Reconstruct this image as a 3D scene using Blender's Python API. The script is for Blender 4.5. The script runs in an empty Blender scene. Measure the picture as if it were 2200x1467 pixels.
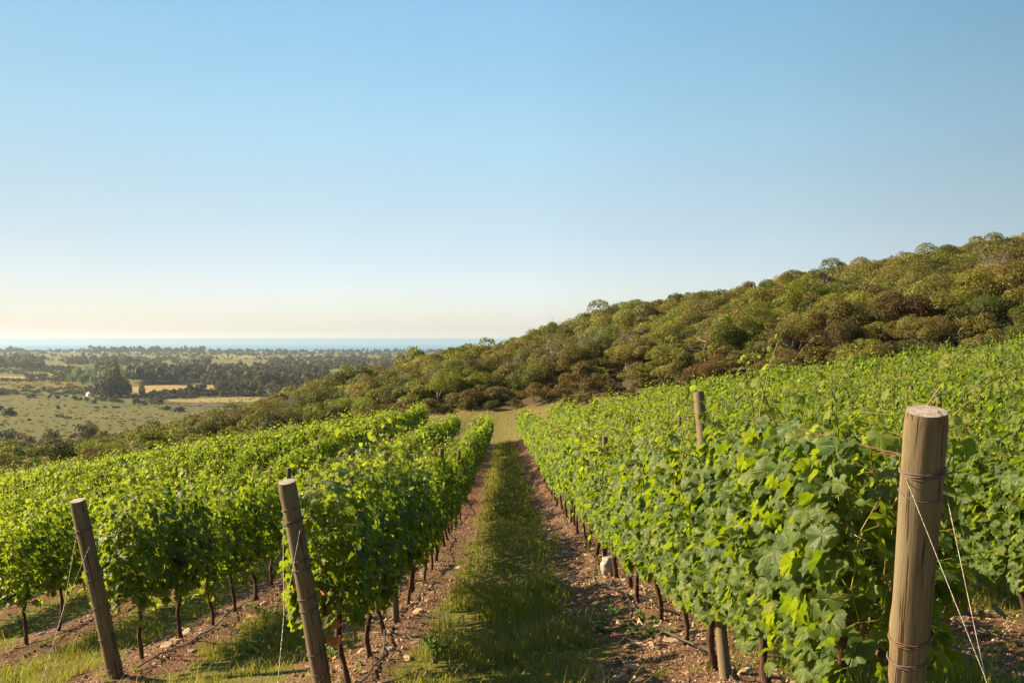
import bpy, math, random
import numpy as np
from math import radians, sin, cos, pi

# ---------------------------------------------------------------- camera, sky, sun, exposure
sc = bpy.context.scene
COL = sc.collection
F = 2139.0                       # focal length in pixels of a 2200 px wide picture (35 mm)
U0, V0 = 1081.0, 727.0           # where the rows and the sea horizon vanish
cam = bpy.data.cameras.new('camera'); cam.sensor_width = 36; cam.lens = 35
cam.clip_start = 0.05; cam.clip_end = 400000
co = bpy.data.objects.new('camera', cam); COL.objects.link(co)
co.location = (0, 0, 0)
co.rotation_euler = (pi/2 - 6.5/F, 0, -19.0/F)
sc.camera = co
sc.cycles.use_denoising = True
try: sc.cycles.denoiser = 'OPENIMAGEDENOISE'
except Exception: pass
sc.cycles.max_bounces = 6; sc.cycles.diffuse_bounces = 3; sc.cycles.transmission_bounces = 4
sc.cycles.transparent_max_bounces = 4; sc.cycles.volume_bounces = 0

SUN_EL, SUN_AZ = radians(28), radians(-76)          # azimuth from the row direction, left is negative
world = bpy.data.worlds.new("World"); sc.world = world; world.use_nodes = True
nt = world.node_tree
sky = nt.nodes.new('ShaderNodeTexSky'); sky.sky_type = 'NISHITA'; sky.sun_disc = False
sky.sun_elevation = SUN_EL; sky.sun_rotation = SUN_AZ
sky.air_density = 1.0; sky.dust_density = .65; sky.ozone_density = 1.6; sky.altitude = 60
# the air's own tint: cream near the horizon, clear blue overhead
tcn = nt.nodes.new('ShaderNodeTexCoord'); spn = nt.nodes.new('ShaderNodeSeparateXYZ'); rmp = nt.nodes.new('ShaderNodeValToRGB')
nt.links.new(tcn.outputs['Generated'], spn.inputs[0]); nt.links.new(spn.outputs[2], rmp.inputs[0])
for pos_, c_ in ((0.0, (.66, .68, .86)), (.10, (.68, .65, .67)), (.19, (.73, .77, .70)), (.34, (.70, .87, .80))):
    e_ = rmp.color_ramp.elements[0] if pos_ == 0 else rmp.color_ramp.elements[1] if pos_ == .10 else rmp.color_ramp.elements.new(pos_)
    e_.position = pos_; e_.color = (*c_, 1)
mxn = nt.nodes.new('ShaderNodeMix'); mxn.data_type = 'RGBA'; mxn.blend_type = 'MULTIPLY'; mxn.inputs[0].default_value = 1
nt.links.new(sky.outputs[0], mxn.inputs[6]); nt.links.new(rmp.outputs[0], mxn.inputs[7])
rmp.color_ramp.interpolation = 'CARDINAL'
azm = nt.nodes.new('ShaderNodeMapRange'); azm.inputs[1].default_value = -.6; azm.inputs[2].default_value = .6; nt.links.new(spn.outputs[0], azm.inputs[0])
azr = nt.nodes.new('ShaderNodeValToRGB'); nt.links.new(azm.outputs[0], azr.inputs[0])
for k_, (p_, v_) in enumerate(((0, .64), (1, .63), (.12, .70), (.35, .90), (.52, 1.0), (.72, .93))):
    e_ = azr.color_ramp.elements[k_] if k_ < 2 else azr.color_ramp.elements.new(p_)
    e_.position = p_; e_.color = (v_, v_, v_, 1)
# faint uneven streaks of thin high cloud
mpn = nt.nodes.new('ShaderNodeMapping'); mpn.inputs['Scale'].default_value = (1.2, 1.2, 14); nt.links.new(tcn.outputs['Generated'], mpn.inputs[0])
nzn = nt.nodes.new('ShaderNodeTexNoise'); nzn.inputs['Scale'].default_value = 2.2; nzn.inputs['Detail'].default_value = 5; nt.links.new(mpn.outputs[0], nzn.inputs[0])
czr = nt.nodes.new('ShaderNodeMapRange'); czr.inputs[1].default_value = .35; czr.inputs[2].default_value = .75; czr.inputs[3].default_value = .993; czr.inputs[4].default_value = 1.012; nt.links.new(nzn.outputs[0], czr.inputs[0])
mlt = nt.nodes.new('ShaderNodeMath'); mlt.operation = 'MULTIPLY'; nt.links.new(azr.outputs[0], mlt.inputs[0]); nt.links.new(czr.outputs[0], mlt.inputs[1])
vsc = nt.nodes.new('ShaderNodeVectorMath'); vsc.operation = 'SCALE'; nt.links.new(mxn.outputs[2], vsc.inputs[0]); nt.links.new(mlt.outputs[0], vsc.inputs['Scale'])
nt.links.new(vsc.outputs[0], nt.nodes['Background'].inputs[0])
nt.nodes['Background'].inputs[1].default_value = 0.083
sl = bpy.data.lights.new('sun', 'SUN'); sl.energy = 5.0; sl.angle = radians(0.5); sl.color = (1.0, 0.81, 0.51)
so = bpy.data.objects.new('sun', sl); COL.objects.link(so)
so.rotation_euler = (pi/2 - SUN_EL, 0, -SUN_AZ + pi)   # lamp -Z points away from the sun
so.location = (-60, 30, 60)
sc.view_settings.view_transform = 'Standard'; sc.view_settings.look = 'None'
sc.view_settings.exposure = 1.63; sc.view_settings.gamma = 1

rng = np.random.default_rng(7)
random.seed(7)

# ---------------------------------------------------------------- helpers
def sstep(a, b, x):
    t = np.clip((np.asarray(x, float)-a)/(b-a), 0, 1); return t*t*(3-2*t)
def _hash(ix, iy, seed):
    n = (ix.astype(np.int64)*374761393 + iy.astype(np.int64)*668265263 + seed*974634777) & 0x7fffffff
    n = ((n ^ (n >> 13))*1274126177) & 0x7fffffff
    return ((n ^ (n >> 16)) & 0xffff)/65535.0
def vnoise(x, y, seed=0):
    x = np.asarray(x, float); y = np.asarray(y, float)
    ix = np.floor(x); iy = np.floor(y); fx = x-ix; fy = y-iy
    fx = fx*fx*(3-2*fx); fy = fy*fy*(3-2*fy)
    a = _hash(ix, iy, seed); b = _hash(ix+1, iy, seed); c = _hash(ix, iy+1, seed); d = _hash(ix+1, iy+1, seed)
    return a*(1-fx)*(1-fy)+b*fx*(1-fy)+c*(1-fx)*fy+d*fx*fy
def fbm(x, y, seed=0, oct=4):
    s = 0; a = .5; f = 1.0
    for k in range(oct):
        s = s + a*(vnoise(x*f, y*f, seed+k)-.5)*2; a *= .5; f *= 2.03
    return s
def norm(v):
    return v/np.maximum(np.linalg.norm(v, axis=-1, keepdims=True), 1e-9)

class Geo:
    """collects vertices and equal-sided faces, with point attributes"""
    def __init__(s): s.V = []; s.F = []; s.n = 0; s.A = {}
    def add(s, V, Fs, **attrs):
        V = np.asarray(V, np.float32).reshape(-1, 3)
        s.V.append(V)
        if not (isinstance(Fs, list) and len(Fs) and np.ndim(Fs[0]) == 2): Fs = [Fs]
        for f in Fs:
            f = np.asarray(f, np.int64)
            if f.size: s.F.append(f + s.n)
        for k, a in attrs.items():
            s.A.setdefault(k, []).append(np.asarray(a, np.float32))
        s.n += len(V)
    def mesh(s, name, mat, smooth=True):
        me = bpy.data.meshes.new(name)
        V = np.concatenate(s.V).astype(np.float32)
        me.vertices.add(len(V)); me.vertices.foreach_set('co', V.ravel())
        loops = []; starts = []; off = 0
        for f in s.F:
            k = f.shape[1]; loops.append(f.ravel()); starts.append(off + np.arange(len(f))*k); off += f.size
        L = np.concatenate(loops).astype(np.int32); S = np.concatenate(starts).astype(np.int32)
        me.loops.add(len(L)); me.loops.foreach_set('vertex_index', L)
        me.polygons.add(len(S)); me.polygons.foreach_set('loop_start', S)
        me.polygons.foreach_set('use_smooth', np.full(len(S), smooth))
        for k, parts in s.A.items():
            a = np.concatenate(parts)
            if a.ndim == 1:
                at = me.attributes.new(k, 'FLOAT', 'POINT'); at.data.foreach_set('value', a)
            else:
                at = me.attributes.new(k, 'FLOAT_VECTOR', 'POINT'); at.data.foreach_set('vector', a.ravel())
        me.update(calc_edges=True)
        if isinstance(mat, (list, tuple)):
            for m in mat: me.materials.append(m)
        else: me.materials.append(mat)
        return me
    def obj(s, name, mat, parent=None, smooth=True, loc=None):
        return link(name, s.mesh(name, mat, smooth), parent, loc)

def link(name, me, parent=None, loc=None):
    o = bpy.data.objects.new(name, me); COL.objects.link(o)
    if parent is not None: o.parent = parent
    if loc is not None: o.location = loc
    return o
def tag(o, label=None, cat=None, group=None, kind=None):
    if label: o['label'] = label
    if cat: o['category'] = cat
    if group: o['group'] = group
    if kind: o['kind'] = kind
    return o
def empty(name, loc, label, cat, group=None, rz=0):
    o = bpy.data.objects.new(name, None); COL.objects.link(o); o.empty_display_size = .2
    o.location = loc; o.rotation_euler = (0, 0, rz)
    return tag(o, label, cat, group)
def dup(root, loc, rz=None, scale=None, label=None, group=None):
    r = root.copy(); COL.objects.link(r); r.location = loc
    if rz is not None: r.rotation_euler = (0, 0, rz)
    if scale is not None: r.scale = scale
    if label: r['label'] = label
    if group: r['group'] = group
    for ch in root.children:
        c = ch.copy(); COL.objects.link(c); c.parent = r
        for g in ch.children:
            d = g.copy(); COL.objects.link(d); d.parent = c
    return r
ONES = 'zero first second third fourth fifth sixth seventh eighth ninth tenth eleventh twelfth thirteenth fourteenth fifteenth sixteenth seventeenth eighteenth nineteenth'.split()
TENS = {2: ('twenty', 'twentieth'), 3: ('thirty', 'thirtieth'), 4: ('forty', 'fortieth'), 5: ('fifty', 'fiftieth'), 6: ('sixty', 'sixtieth'), 7: ('seventy', 'seventieth'), 8: ('eighty', 'eightieth'), 9: ('ninety', 'ninetieth')}
def ordi(n):
    if n < 20: return ONES[n]
    if n >= 100: return 'hundredth' if n == 100 else 'hundred and ' + ordi(n-100)
    t, o = divmod(n, 10)
    return TENS[t][1] if o == 0 else TENS[t][0] + '-' + ONES[o]

def tube(P, R, n=8, cap=True, seed=None, rough=0.0):
    P = np.asarray(P, float); m = len(P); R = np.broadcast_to(np.asarray(R, float), (m,))
    T = norm(np.gradient(P, axis=0))
    up = np.array([0, 0, 1.]) if abs(T[0][2]) < .9 else np.array([0, 1., 0])
    X = norm(np.cross(T, up)); Y = np.cross(T, X)
    a = np.arange(n)*2*pi/n
    V = P[:, None]+R[:, None, None]*(np.cos(a)[None, :, None]*X[:, None]+np.sin(a)[None, :, None]*Y[:, None])
    if rough:
        g = np.random.default_rng(seed)
        V += (g.random(V.shape)-.5)*2*rough
    i = np.arange(m-1)[:, None]*n; j = np.arange(n)[None, :]; j2 = (j+1) % n
    Q = np.stack([i+j, i+j2, i+n+j2, i+n+j], -1).reshape(-1, 4)
    Fs = [Q]; V = V.reshape(-1, 3)
    if cap:
        V = np.vstack([V, P[:1], P[-1:]])
        k = m*n; jj = np.arange(n); j2 = (jj+1) % n
        Fs.append(np.stack([np.full(n, k), j2, jj], -1))
        Fs.append(np.stack([np.full(n, k+1), (m-1)*n+jj, (m-1)*n+j2], -1))
    return V, Fs

# ---------------------------------------------------------------- node helpers / materials
def material(name):
    m = bpy.data.materials.new(name); m.use_nodes = True
    t = m.node_tree; t.nodes.clear()
    out = t.nodes.new('ShaderNodeOutputMaterial')
    return m, t, out
def N(t, typ, **kw):
    n = t.nodes.new(typ)
    for k, v in kw.items():
        if k in ('operation', 'blend_type', 'data_type', 'attribute_name', 'noise_dimensions', 'feature', 'wave_type', 'bands_direction', 'vector_type', 'clamp'): setattr(n, k, v)
        else: n.inputs[k.replace('_', ' ')].default_value = v
    return n
def mathn(t, op, a, b=None, clamp=False):
    n = t.nodes.new('ShaderNodeMath'); n.operation = op; n.use_clamp = clamp
    for i, v in enumerate((a, b)):
        if v is None: continue
        if isinstance(v, (int, float)): n.inputs[i].default_value = v
        else: t.links.new(v, n.inputs[i])
    return n.outputs[0]
def mix(t, f, a, b, blend='MIX'):
    n = t.nodes.new('ShaderNodeMix'); n.data_type = 'RGBA'; n.blend_type = blend
    for i, v in ((0, f), (6, a), (7, b)):
        if isinstance(v, (int, float)): n.inputs[i].default_value = v
        elif isinstance(v, tuple): n.inputs[i].default_value = (*v[:3], 1)
        else: t.links.new(v, n.inputs[i])
    return n.outputs[2]
def noise(t, scale, vec=None, detail=3, rough=.55, out=0):
    n = t.nodes.new('ShaderNodeTexNoise'); n.inputs['Scale'].default_value = scale
    n.inputs['Detail'].default_value = detail; n.inputs['Roughness'].default_value = rough
    if vec is not None: t.links.new(vec, n.inputs['Vector'])
    return n.outputs[out]
def remap(t, v, a, b, c=0.0, d=1.0):
    n = t.nodes.new('ShaderNodeMapRange'); n.inputs[1].default_value = a; n.inputs[2].default_value = b
    n.inputs[3].default_value = c; n.inputs[4].default_value = d; t.links.new(v, n.inputs[0]); return n.outputs[0]
def attr(t, name, out='Fac'):
    n = t.nodes.new('ShaderNodeAttribute'); n.attribute_name = name; return n.outputs[out]
def bump(t, h, strength=.3, dist=.01, normal=None):
    n = t.nodes.new('ShaderNodeBump'); n.inputs['Strength'].default_value = strength; n.inputs['Distance'].default_value = dist
    t.links.new(h, n.inputs['Height']); return n.outputs[0]
def objco(t):
    return t.nodes.new('ShaderNodeTexCoord').outputs['Object']
def scalevec(t, vec, s):
    n = t.nodes.new('ShaderNodeMapping'); n.inputs['Scale'].default_value = s; t.links.new(vec, n.inputs[0]); return n.outputs[0]
def principled(t, out, col, rough=.8, spec=.3, normal=None, metal=0):
    p = t.nodes.new('ShaderNodeBsdfPrincipled')
    if isinstance(col, tuple): p.inputs['Base Color'].default_value = (*col, 1)
    else: t.links.new(col, p.inputs['Base Color'])
    if isinstance(rough, (int, float)): p.inputs['Roughness'].default_value = rough
    else: t.links.new(rough, p.inputs['Roughness'])
    p.inputs['Specular IOR Level'].default_value = spec; p.inputs['Metallic'].default_value = metal
    if normal is not None: t.links.new(normal, p.inputs['Normal'])
    if out is not None: t.links.new(p.outputs[0], out.inputs['Surface'])
    return p

def leaf_material(name, veins):
    m, t, out = material(name)
    lf = attr(t, 'lf', 'Vector'); age = attr(t, 'age')
    sep = t.nodes.new('ShaderNodeSeparateXYZ'); t.links.new(lf, sep.inputs[0])
    rnd = sep.outputs[2]
    old = mix(t, rnd, (.020, .054, .005), (.076, .130, .008))
    young = mix(t, rnd, (.17, .20, .014), (.26, .25, .03))
    col = mix(t, age, old, young)
    tcol = mix(t, age, mix(t, rnd, (.15, .24, .005), (.33, .41, .010)), (.46, .54, .04))
    nrm = None
    if veins:
        u = mathn(t, 'ABSOLUTE', sep.outputs[0]); v = mathn(t, 'MULTIPLY', sep.outputs[1], -1)
        ang = mathn(t, 'ARCTAN2', u, v)
        r = mathn(t, 'SQRT', mathn(t, 'ADD', mathn(t, 'MULTIPLY', u, u), mathn(t, 'MULTIPLY', v, v)))
        d = None
        for a0 in (0, .93, 1.88):
            k = mathn(t, 'MULTIPLY', r, mathn(t, 'ABSOLUTE', mathn(t, 'SINE', mathn(t, 'SUBTRACT', ang, a0))))
            d = k if d is None else mathn(t, 'MINIMUM', d, k)
        vein = remap(t, d, .008, .03, 1, 0)
        sec = mathn(t, 'SINE', mathn(t, 'ADD', mathn(t, 'MULTIPLY', r, 46), mathn(t, 'MULTIPLY', d, 60)))
        vein2 = remap(t, sec, .75, 1, 0, .35)
        vm = mathn(t, 'MAXIMUM', vein, vein2)
        col = mix(t, mathn(t, 'MULTIPLY', vm, .4), col, (.16, .24, .06))
        tcol = mix(t, mathn(t, 'MULTIPLY', vm, .35), tcol, (.12, .22, .02))
        pn = noise(t, 16, lf, 2)
        h = mathn(t, 'ADD', mathn(t, 'MULTIPLY', vm, -.7), mathn(t, 'MULTIPLY', pn, .8))
        nrm = bump(t, h, .55, .004)
        blot = remap(t, noise(t, 5, lf, 2), .62, .8, 0, .35)
        col = mix(t, blot, col, (.16, .17, .03))
    p = principled(t, None, col, 0.42 if veins else .55, .42 if veins else .3, nrm)
    tr = t.nodes.new('ShaderNodeBsdfTranslucent'); t.links.new(tcol, tr.inputs['Color'])
    if nrm is not None: t.links.new(nrm, tr.inputs['Normal'])
    mx = t.nodes.new('ShaderNodeMixShader'); mx.inputs[0].default_value = .45
    t.links.new(p.outputs[0], mx.inputs[1]); t.links.new(tr.outputs[0], mx.inputs[2])
    t.links.new(mx.outputs[0], out.inputs['Surface'])
    return m
M_LEAF = leaf_material('vine_leaf_veined', True)
M_LEAF2 = leaf_material('vine_leaf', False)

def make_foliage_mat():
    m, t, out = material('scrub_foliage')
    tint = attr(t, 'tint', 'Vector'); rnd = attr(t, 'rnd')
    oi = t.nodes.new('ShaderNodeObjectInfo')
    c = mix(t, 1.0, tint, oi.outputs['Color'], 'MULTIPLY')
    hs = t.nodes.new('ShaderNodeHueSaturation'); t.links.new(c, hs.inputs['Color'])
    t.links.new(remap(t, rnd, 0, 1, .47, .525), hs.inputs['Hue']); t.links.new(remap(t, rnd, 0, 1, .72, 1.32), hs.inputs['Value'])
    p = principled(t, None, hs.outputs[0], .6, .3)
    tr = t.nodes.new('ShaderNodeBsdfTranslucent'); t.links.new(mix(t, 1.0, hs.outputs[0], (1.5, 1.6, .7), 'MULTIPLY'), tr.inputs['Color'])
    mx = t.nodes.new('ShaderNodeMixShader'); mx.inputs[0].default_value = .3
    t.links.new(p.outputs[0], mx.inputs[1]); t.links.new(tr.outputs[0], mx.inputs[2])
    t.links.new(mx.outputs[0], out.inputs['Surface'])
    return m
M_FOL = make_foliage_mat()

def make_grass_mat():
    m, t, out = material('grass_blades')
    tint = attr(t, 'tint', 'Vector')
    p = principled(t, None, tint, .6, .3)
    tr = t.nodes.new('ShaderNodeBsdfTranslucent'); t.links.new(mix(t, 1.0, tint, (1.7, 1.7, .8), 'MULTIPLY'), tr.inputs['Color'])
    mx = t.nodes.new('ShaderNodeMixShader'); mx.inputs[0].default_value = .4
    t.links.new(p.outputs[0], mx.inputs[1]); t.links.new(tr.outputs[0], mx.inputs[2])
    t.links.new(mx.outputs[0], out.inputs['Surface'])
    return m
M_GRASS = make_grass_mat()

def bark_mat(name, a, b, sz=(60, 60, 9), bs=.8):
    m, t, out = material(name); oc = objco(t)
    n1 = noise(t, 1, scalevec(t, oc, sz), 5, .7)
    n2 = noise(t, 14, oc, 2)
    col = mix(t, remap(t, n1, .35, .7), a, b)
    col = mix(t, mathn(t, 'MULTIPLY', n2, .4), col, tuple(.5*x for x in a))
    principled(t, out, col, .9, .15, bump(t, n1, bs, .006)); return m
M_VTRUNK = bark_mat('vine_bark', (.045, .022, .014), (.15, .085, .055))
M_TRUNK = bark_mat('scrub_bark', (.10, .075, .06), (.33, .28, .24), (6, 6, 2))
def make_cane():
    m, t, out = material('green_cane'); oc = objco(t)
    col = mix(t, remap(t, noise(t, 9, oc, 2), .35, .65), (.22, .24, .035), (.17, .09, .03))
    principled(t, out, col, .5, .4); return m
M_CANE = make_cane()

def make_wood():
    m, t, out = material('weathered_post'); oc = objco(t)
    # grain runs along z
    g = noise(t, 1, scalevec(t, oc, (110, 110, 4.5)), 6, .75)
    big = noise(t, 1, scalevec(t, oc, (9, 9, 1.6)), 3, .6)
    fine = noise(t, 160, oc, 3, .7)
    crack = remap(t, noise(t, 1, scalevec(t, oc, (34, 34, 1.5)), 3, .6), .61, .635)
    col = mix(t, remap(t, g, .3, .75), (.095, .062, .034), (.295, .215, .132))
    col = mix(t, remap(t, big, .42, .62, 0, .75), col, (.155, .130, .085))
    moss = remap(t, noise(t, 1, scalevec(t, oc, (14, 14, 4)), 3), .55, .7, 0, .35)
    col = mix(t, moss, col, (.13, .14, .06))
    col = mix(t, remap(t, noise(t, 1, scalevec(t, oc, (16, 16, 2.0)), 4, .7), .5, .66, 0, .6), col, (.085, .058, .032))
    col = mix(t, mathn(t, 'MULTIPLY', fine, .35), col, (.10, .065, .035))
    col = mix(t, mathn(t, 'MULTIPLY', crack, .85), col, (.03, .018, .01))
    h = mathn(t, 'SUBTRACT', mathn(t, 'ADD', g, mathn(t, 'MULTIPLY', fine, .3)), crack)
    principled(t, out, col, .85, .2, bump(t, h, .5, .004)); return m
M_WOOD = make_wood()
def make_cut():
    m, t, out = material('sawn_post_end'); oc = objco(t)
    w = t.nodes.new('ShaderNodeTexWave'); w.wave_type = 'RINGS'; w.rings_direction = 'Z'
    w.inputs['Scale'].default_value = 34; w.inputs['Distortion'].default_value = 3.5; w.inputs['Detail'].default_value = 2
    t.links.new(oc, w.inputs[0])
    n = noise(t, 45, oc, 4, .7)
    col = mix(t, w.outputs['Fac'], (.19, .14, .105), (.30, .245, .20))
    col = mix(t, remap(t, n, .4, .65), col, (.38, .33, .29))
    col = mix(t, remap(t, noise(t, 28, scalevec(t, oc, (1, .25, 1)), 2), .64, .7), col, (.04, .025, .02))
    principled(t, out, col, .95, .1, bump(t, n, .6, .004)); return m
M_CUT = make_cut()
def simple(name, col, rough=.6, spec=.4, metal=0, var=None, sc_=20):
    m, t, out = material(name); oc = objco(t)
    if var:
        n = noise(t, sc_, oc, 4, .65)
        c = mix(t, remap(t, n, .35, .65), col, var)
        principled(t, out, c, rough, spec, bump(t, n, .4, .01), metal)
    else: principled(t, out, col, rough, spec, None, metal)
    return m
M_WIRE = simple('galvanised_wire', (.30, .27, .24), .45, .5, .6, (.14, .10, .08), 60)
M_BAND = simple('old_dark_wire', (.10, .07, .06), .7, .3, .2, (.17, .12, .10), 60)
M_RUST = simple('rusty_wire', (.10, .045, .028), .8, .2, .1, (.24, .14, .09), 80)
M_HOSE = simple('drip_hose', (.035, .032, .03), .5, .4, 0, (.10, .085, .07), 30)
M_STONE = simple('field_stone', (.24, .155, .10), .9, .2, 0, (.46, .34, .22), 14)
M_STRAW = simple('dry_straw', (.34, .22, .11), .85, .2, 0, (.16, .09, .05), 30)
M_DEAD = simple('withered_leaf', (.36, .13, .04), .8, .2, 0, (.50, .24, .09), 40)

# ---------------------------------------------------------------- terrain
XS = np.array([-60, -40, -20, -9, -6.13, -3.63, -1.13, .12, 1.37, 3.87, 6.4, 11.4, 21, 40.])
YS = np.array([-30, 0, 3.5, 6, 9.3, 13.6, 18, 25, 38, 50, 60, 80, 95, 115])
G = np.array([-2.5, 1.55, 1.87, 2.25, 2.72, 3.31, 3.75, 4.52, 5.4, 6.2, 6.95, 8.35, 7.9, 8.2])
def cross_table():
    tab = np.zeros((len(YS), len(XS)))
    key = {  # y: drop relative to the lane at XS
        0:  [8, 5.4, 2.7, 1.25, .86, .50, .16, 0, -.07, -.05, -.40, -.8, -1.8, -4],
        10: [8.2, 5.5, 2.8, 1.25, .86, .50, .16, 0, -.10, -.14, -.50, -1.0, -2.2, -5],
        25: [8.0, 5.4, 2.6, 1.05, .62, .45, .16, 0, -.22, -.62, -1.0, -1.9, -3.6, -7],
        40: [7.8, 5.2, 2.1, .3, -.1, .30, .14, 0, -.26, -.75, -1.25, -2.3, -3.5, -7],
        55: [7.6, 5.0, 1.7, -.1, -.5, .1, .14, 0, -.27, -.80, -1.35, -2.5, -4.6, -8.5],
        80: [7.2, 4.6, 1.5, -.5, -1.0, -.25, .10, 0, -.25, -.80, -1.35, -2.6, -4.6, -8.5],
        115: [7.0, 4.4, 1.5, -.5, -1.0, -.5, .0, 0, -.25, -.80, -1.35, -2.6, -4.6, -8.5]}
    ky = sorted(key)
    for i, y in enumerate(YS):
        for j in range(len(XS)): tab[i, j] = np.interp(y, ky, [key[k][j] for k in ky])
    return tab
gx = np.arange(-62, 44, .5); gy = np.arange(-32, 118, .5)
_tab = cross_table()
_gr = np.zeros((len(gy), len(gx)))
_tx = np.array([np.interp(gx, XS, _tab[i]) for i in range(len(YS))])
for j in range(len(gx)): _gr[:, j] = np.interp(gy, YS, G + _tx[:, j])
for _ in range(3):
    p = np.pad(_gr, 1, mode='edge')
    _gr = (p[:-2, 1:-1]+p[2:, 1:-1]+p[1:-1, :-2]+p[1:-1, 2:]+p[1:-1, 1:-1]*2)/6
def bil(x, y):
    fx = np.clip((x-gx[0])/.5, 0, len(gx)-1.001); fy = np.clip((y-gy[0])/.5, 0, len(gy)-1.001)
    i = fx.astype(int); j = fy.astype(int); a = fx-i; b = fy-j
    return _gr[j, i]*(1-a)*(1-b)+_gr[j, i+1]*a*(1-b)+_gr[j+1, i]*(1-a)*b+_gr[j+1, i+1]*a*b
def row_end(x):
    return np.interp(x, [0, 1.4, 3.9, 6.4, 8.9, 11.4, 13.9, 16.4, 21, 30], [79, 80, 76, 70, 64, 60, 53, 49, 43, 36])
HU = (np.array([-400, 0, 200, 400, 560, 700, 900, 1080, 1200, 1340, 1500, 1700, 1900, 2200, 2600])-U0)/F
HTOP = np.array([1060, 978, 948, 906, 862, 812, 763, 734, 697, 658, 633, 596, 564, 513, 448.])
HYC = np.array([115, 120, 130, 140, 150, 160, 172, 182, 190, 198, 200, 200, 198, 190, 180.])
HTH = np.array([3, 3, 3.2, 3.5, 3.8, 4, 4.2, 4.2, 4.2, 4.2, 4.2, 4.2, 4.2, 4.2, 4.2])
HVC = HTOP + HTH*F/HYC
FU = (np.array([-400, 0, 400, 733, 1000, 1115, 1300, 1490, 1793, 2200, 2600])-U0)/F
FV = np.array([1115, 1072, 1005, 945, 896, 894, 884, 868, 835, 800, 770.])
FY = np.array([88, 88, 90, 94, 96, 94, 80, 72, 62, 54, 48.])
PY = [0, 200, 300, 450, 700, 900, 1200, 2000, 9000]
PD = [24, 31, 38, 45, 53, 56.5, 58.5, 60, 60]
def drop(x, y):
    x = np.asarray(x, float); y = np.asarray(y, float)
    vy = np.maximum(y, 1.0); t = np.clip(x/vy, -.7, .7)
    vine = bil(np.clip(x, -60, 42), np.clip(y, -30, 116)) + np.where(x > 42, -(x-42)*.2, 0) + np.where(x < -60, -(x+60)*.08, 0)
    yf = np.interp(t, FU, FY); df = (np.interp(t, FU, FV)-V0)/F*yf
    yc = np.interp(t, HU, HYC); dc = (np.interp(t, HU, HVC)-V0)/F*yc
    s = np.clip((y-yf)/(yc-yf), 0, 1)
    front = df+(dc-df)*(s*.8+.2*(1-(1-s)**2))
    plain = np.interp(y, PY, PD)
    hillr = sstep(-.1, .35, t)
    w2 = sstep(0, 1, (y-yc-4)/(60+hillr*220))
    crest = dc + (y-yc)*(.04-.02*hillr)
    hill = np.where(y < yc, front, crest*(1-w2)+plain*w2)
    e = row_end(x)
    w = sstep(e+6, e+26, y)*np.where(y > 20, 1, 0)
    d = vine*(1-w)+hill*w
    d = d + sstep(200, 700, y)*fbm(x/260, y/260, 5, 3)*1.6*(1-sstep(900, 1500, y))
    d = d + sstep(4250, 4500, y + 160*fbm(x/700, y*0, 9, 3))*6
    return d
ROWX = [1.37+2.5*k for k in range(12)] + [-1.13-2.5*k for k in range(20)]
def rowdist(x):
    return np.abs((x-1.37+1.25) % 2.5-1.25)
def row_start(x): return np.where(x > 3, 1.0, np.interp(x, [-60, -3.63, -1.13, 1.37], [70, 9.3, 6.55, 3.55]))
def in_block(x, y):
    return sstep(-.6, .6, y-row_start(x)+.8)*(1-sstep(-.5, 1.5, y-row_end(x)))*(1-sstep(31, 32, x))*(1-sstep(-50, -49, -x*-1) if False else 1)
def soil_mask(x, y):
    q = rowdist(x)
    n = fbm(x*1.3, y*1.3, 21, 4)*.33 + fbm(x*5, y*5, 31, 2)*.12
    sx = (x-1.37+1.25) % 2.5-1.25           # negative: left side of a row, positive: right side
    return (1-sstep(.34, .66, q+n-np.where(sx < 0, .16, 0)*(1-.7*sstep(9, 20, y))))*in_block(x, y)
def detail(x, y):
    """soil ridge, clods and ruts"""
    q = rowdist(x); b = in_block(x, y)
    near = 1-sstep(40, 80, np.abs(y))
    h = .07*np.exp(-(q/.33)**2)*b
    h += near*(fbm(x*2.2, y*2.2, 3, 3)*.03 + soil_mask(x, y)*(np.abs(fbm(x*9, y*9, 8, 3))*.055))
    return h
def gz(x, y):
    x = np.asarray(x, float); y = np.asarray(y, float)
    return -drop(x, y)+detail(x, y)*np.where((np.abs(x) < 60) & (y < 110), 1, 0)
def gz1(x, y): return float(gz(np.array([x]), np.array([y]))[0])
def hit(u, v, y0=200., y1=4300.):
    """ground point seen along a line of sight, used to survey positions"""
    ys = np.geomspace(y0, y1, 900); t = (u-U0)/F; k = (v-V0)/F
    f = drop(t*ys, ys)-k*ys
    i = np.argmax(f < 0)
    if f[i] >= 0: i = len(ys)-1
    y = ys[i]; return t*y, y, gz1(t*y, y)

def grow(a, fine, ratio, lim):
    out = [a]; s = fine
    while out[-1] < lim: s *= ratio; out.append(out[-1]+s)
    return out
xr = np.arange(-4.5, 3.0, .055); xs = np.concatenate([[-v for v in grow(4.55, .06, 1.022, 7500)][::-1], xr, grow(3.0, .06, 1.022, 7500)])
yr = np.arange(3.0, 12, .055); ys = np.concatenate([[-v for v in grow(-2.9, .12, 1.10, 80)][::-1], yr, grow(12.0, .06, 1.0165, 5600)])
X, Y = np.meshgrid(xs, ys)
Z = gz(X, Y)
g = Geo()
nx, ny = len(xs), len(ys)
i = np.arange(ny-1)[:, None]*nx+np.arange(nx-1)[None, :]
Q = np.stack([i, i+1, i+nx+1, i+nx], -1).reshape(-1, 4)
tt = X/np.maximum(Y, 1)
woodm = np.where(Y > 20, sstep(4, 12, Y-np.interp(tt, FU, FY)+fbm(X/6, Y/6, 77, 2)*4), 0)*(1-sstep(0, 60, Y-np.interp(tt, HU, HYC)-20))
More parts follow.
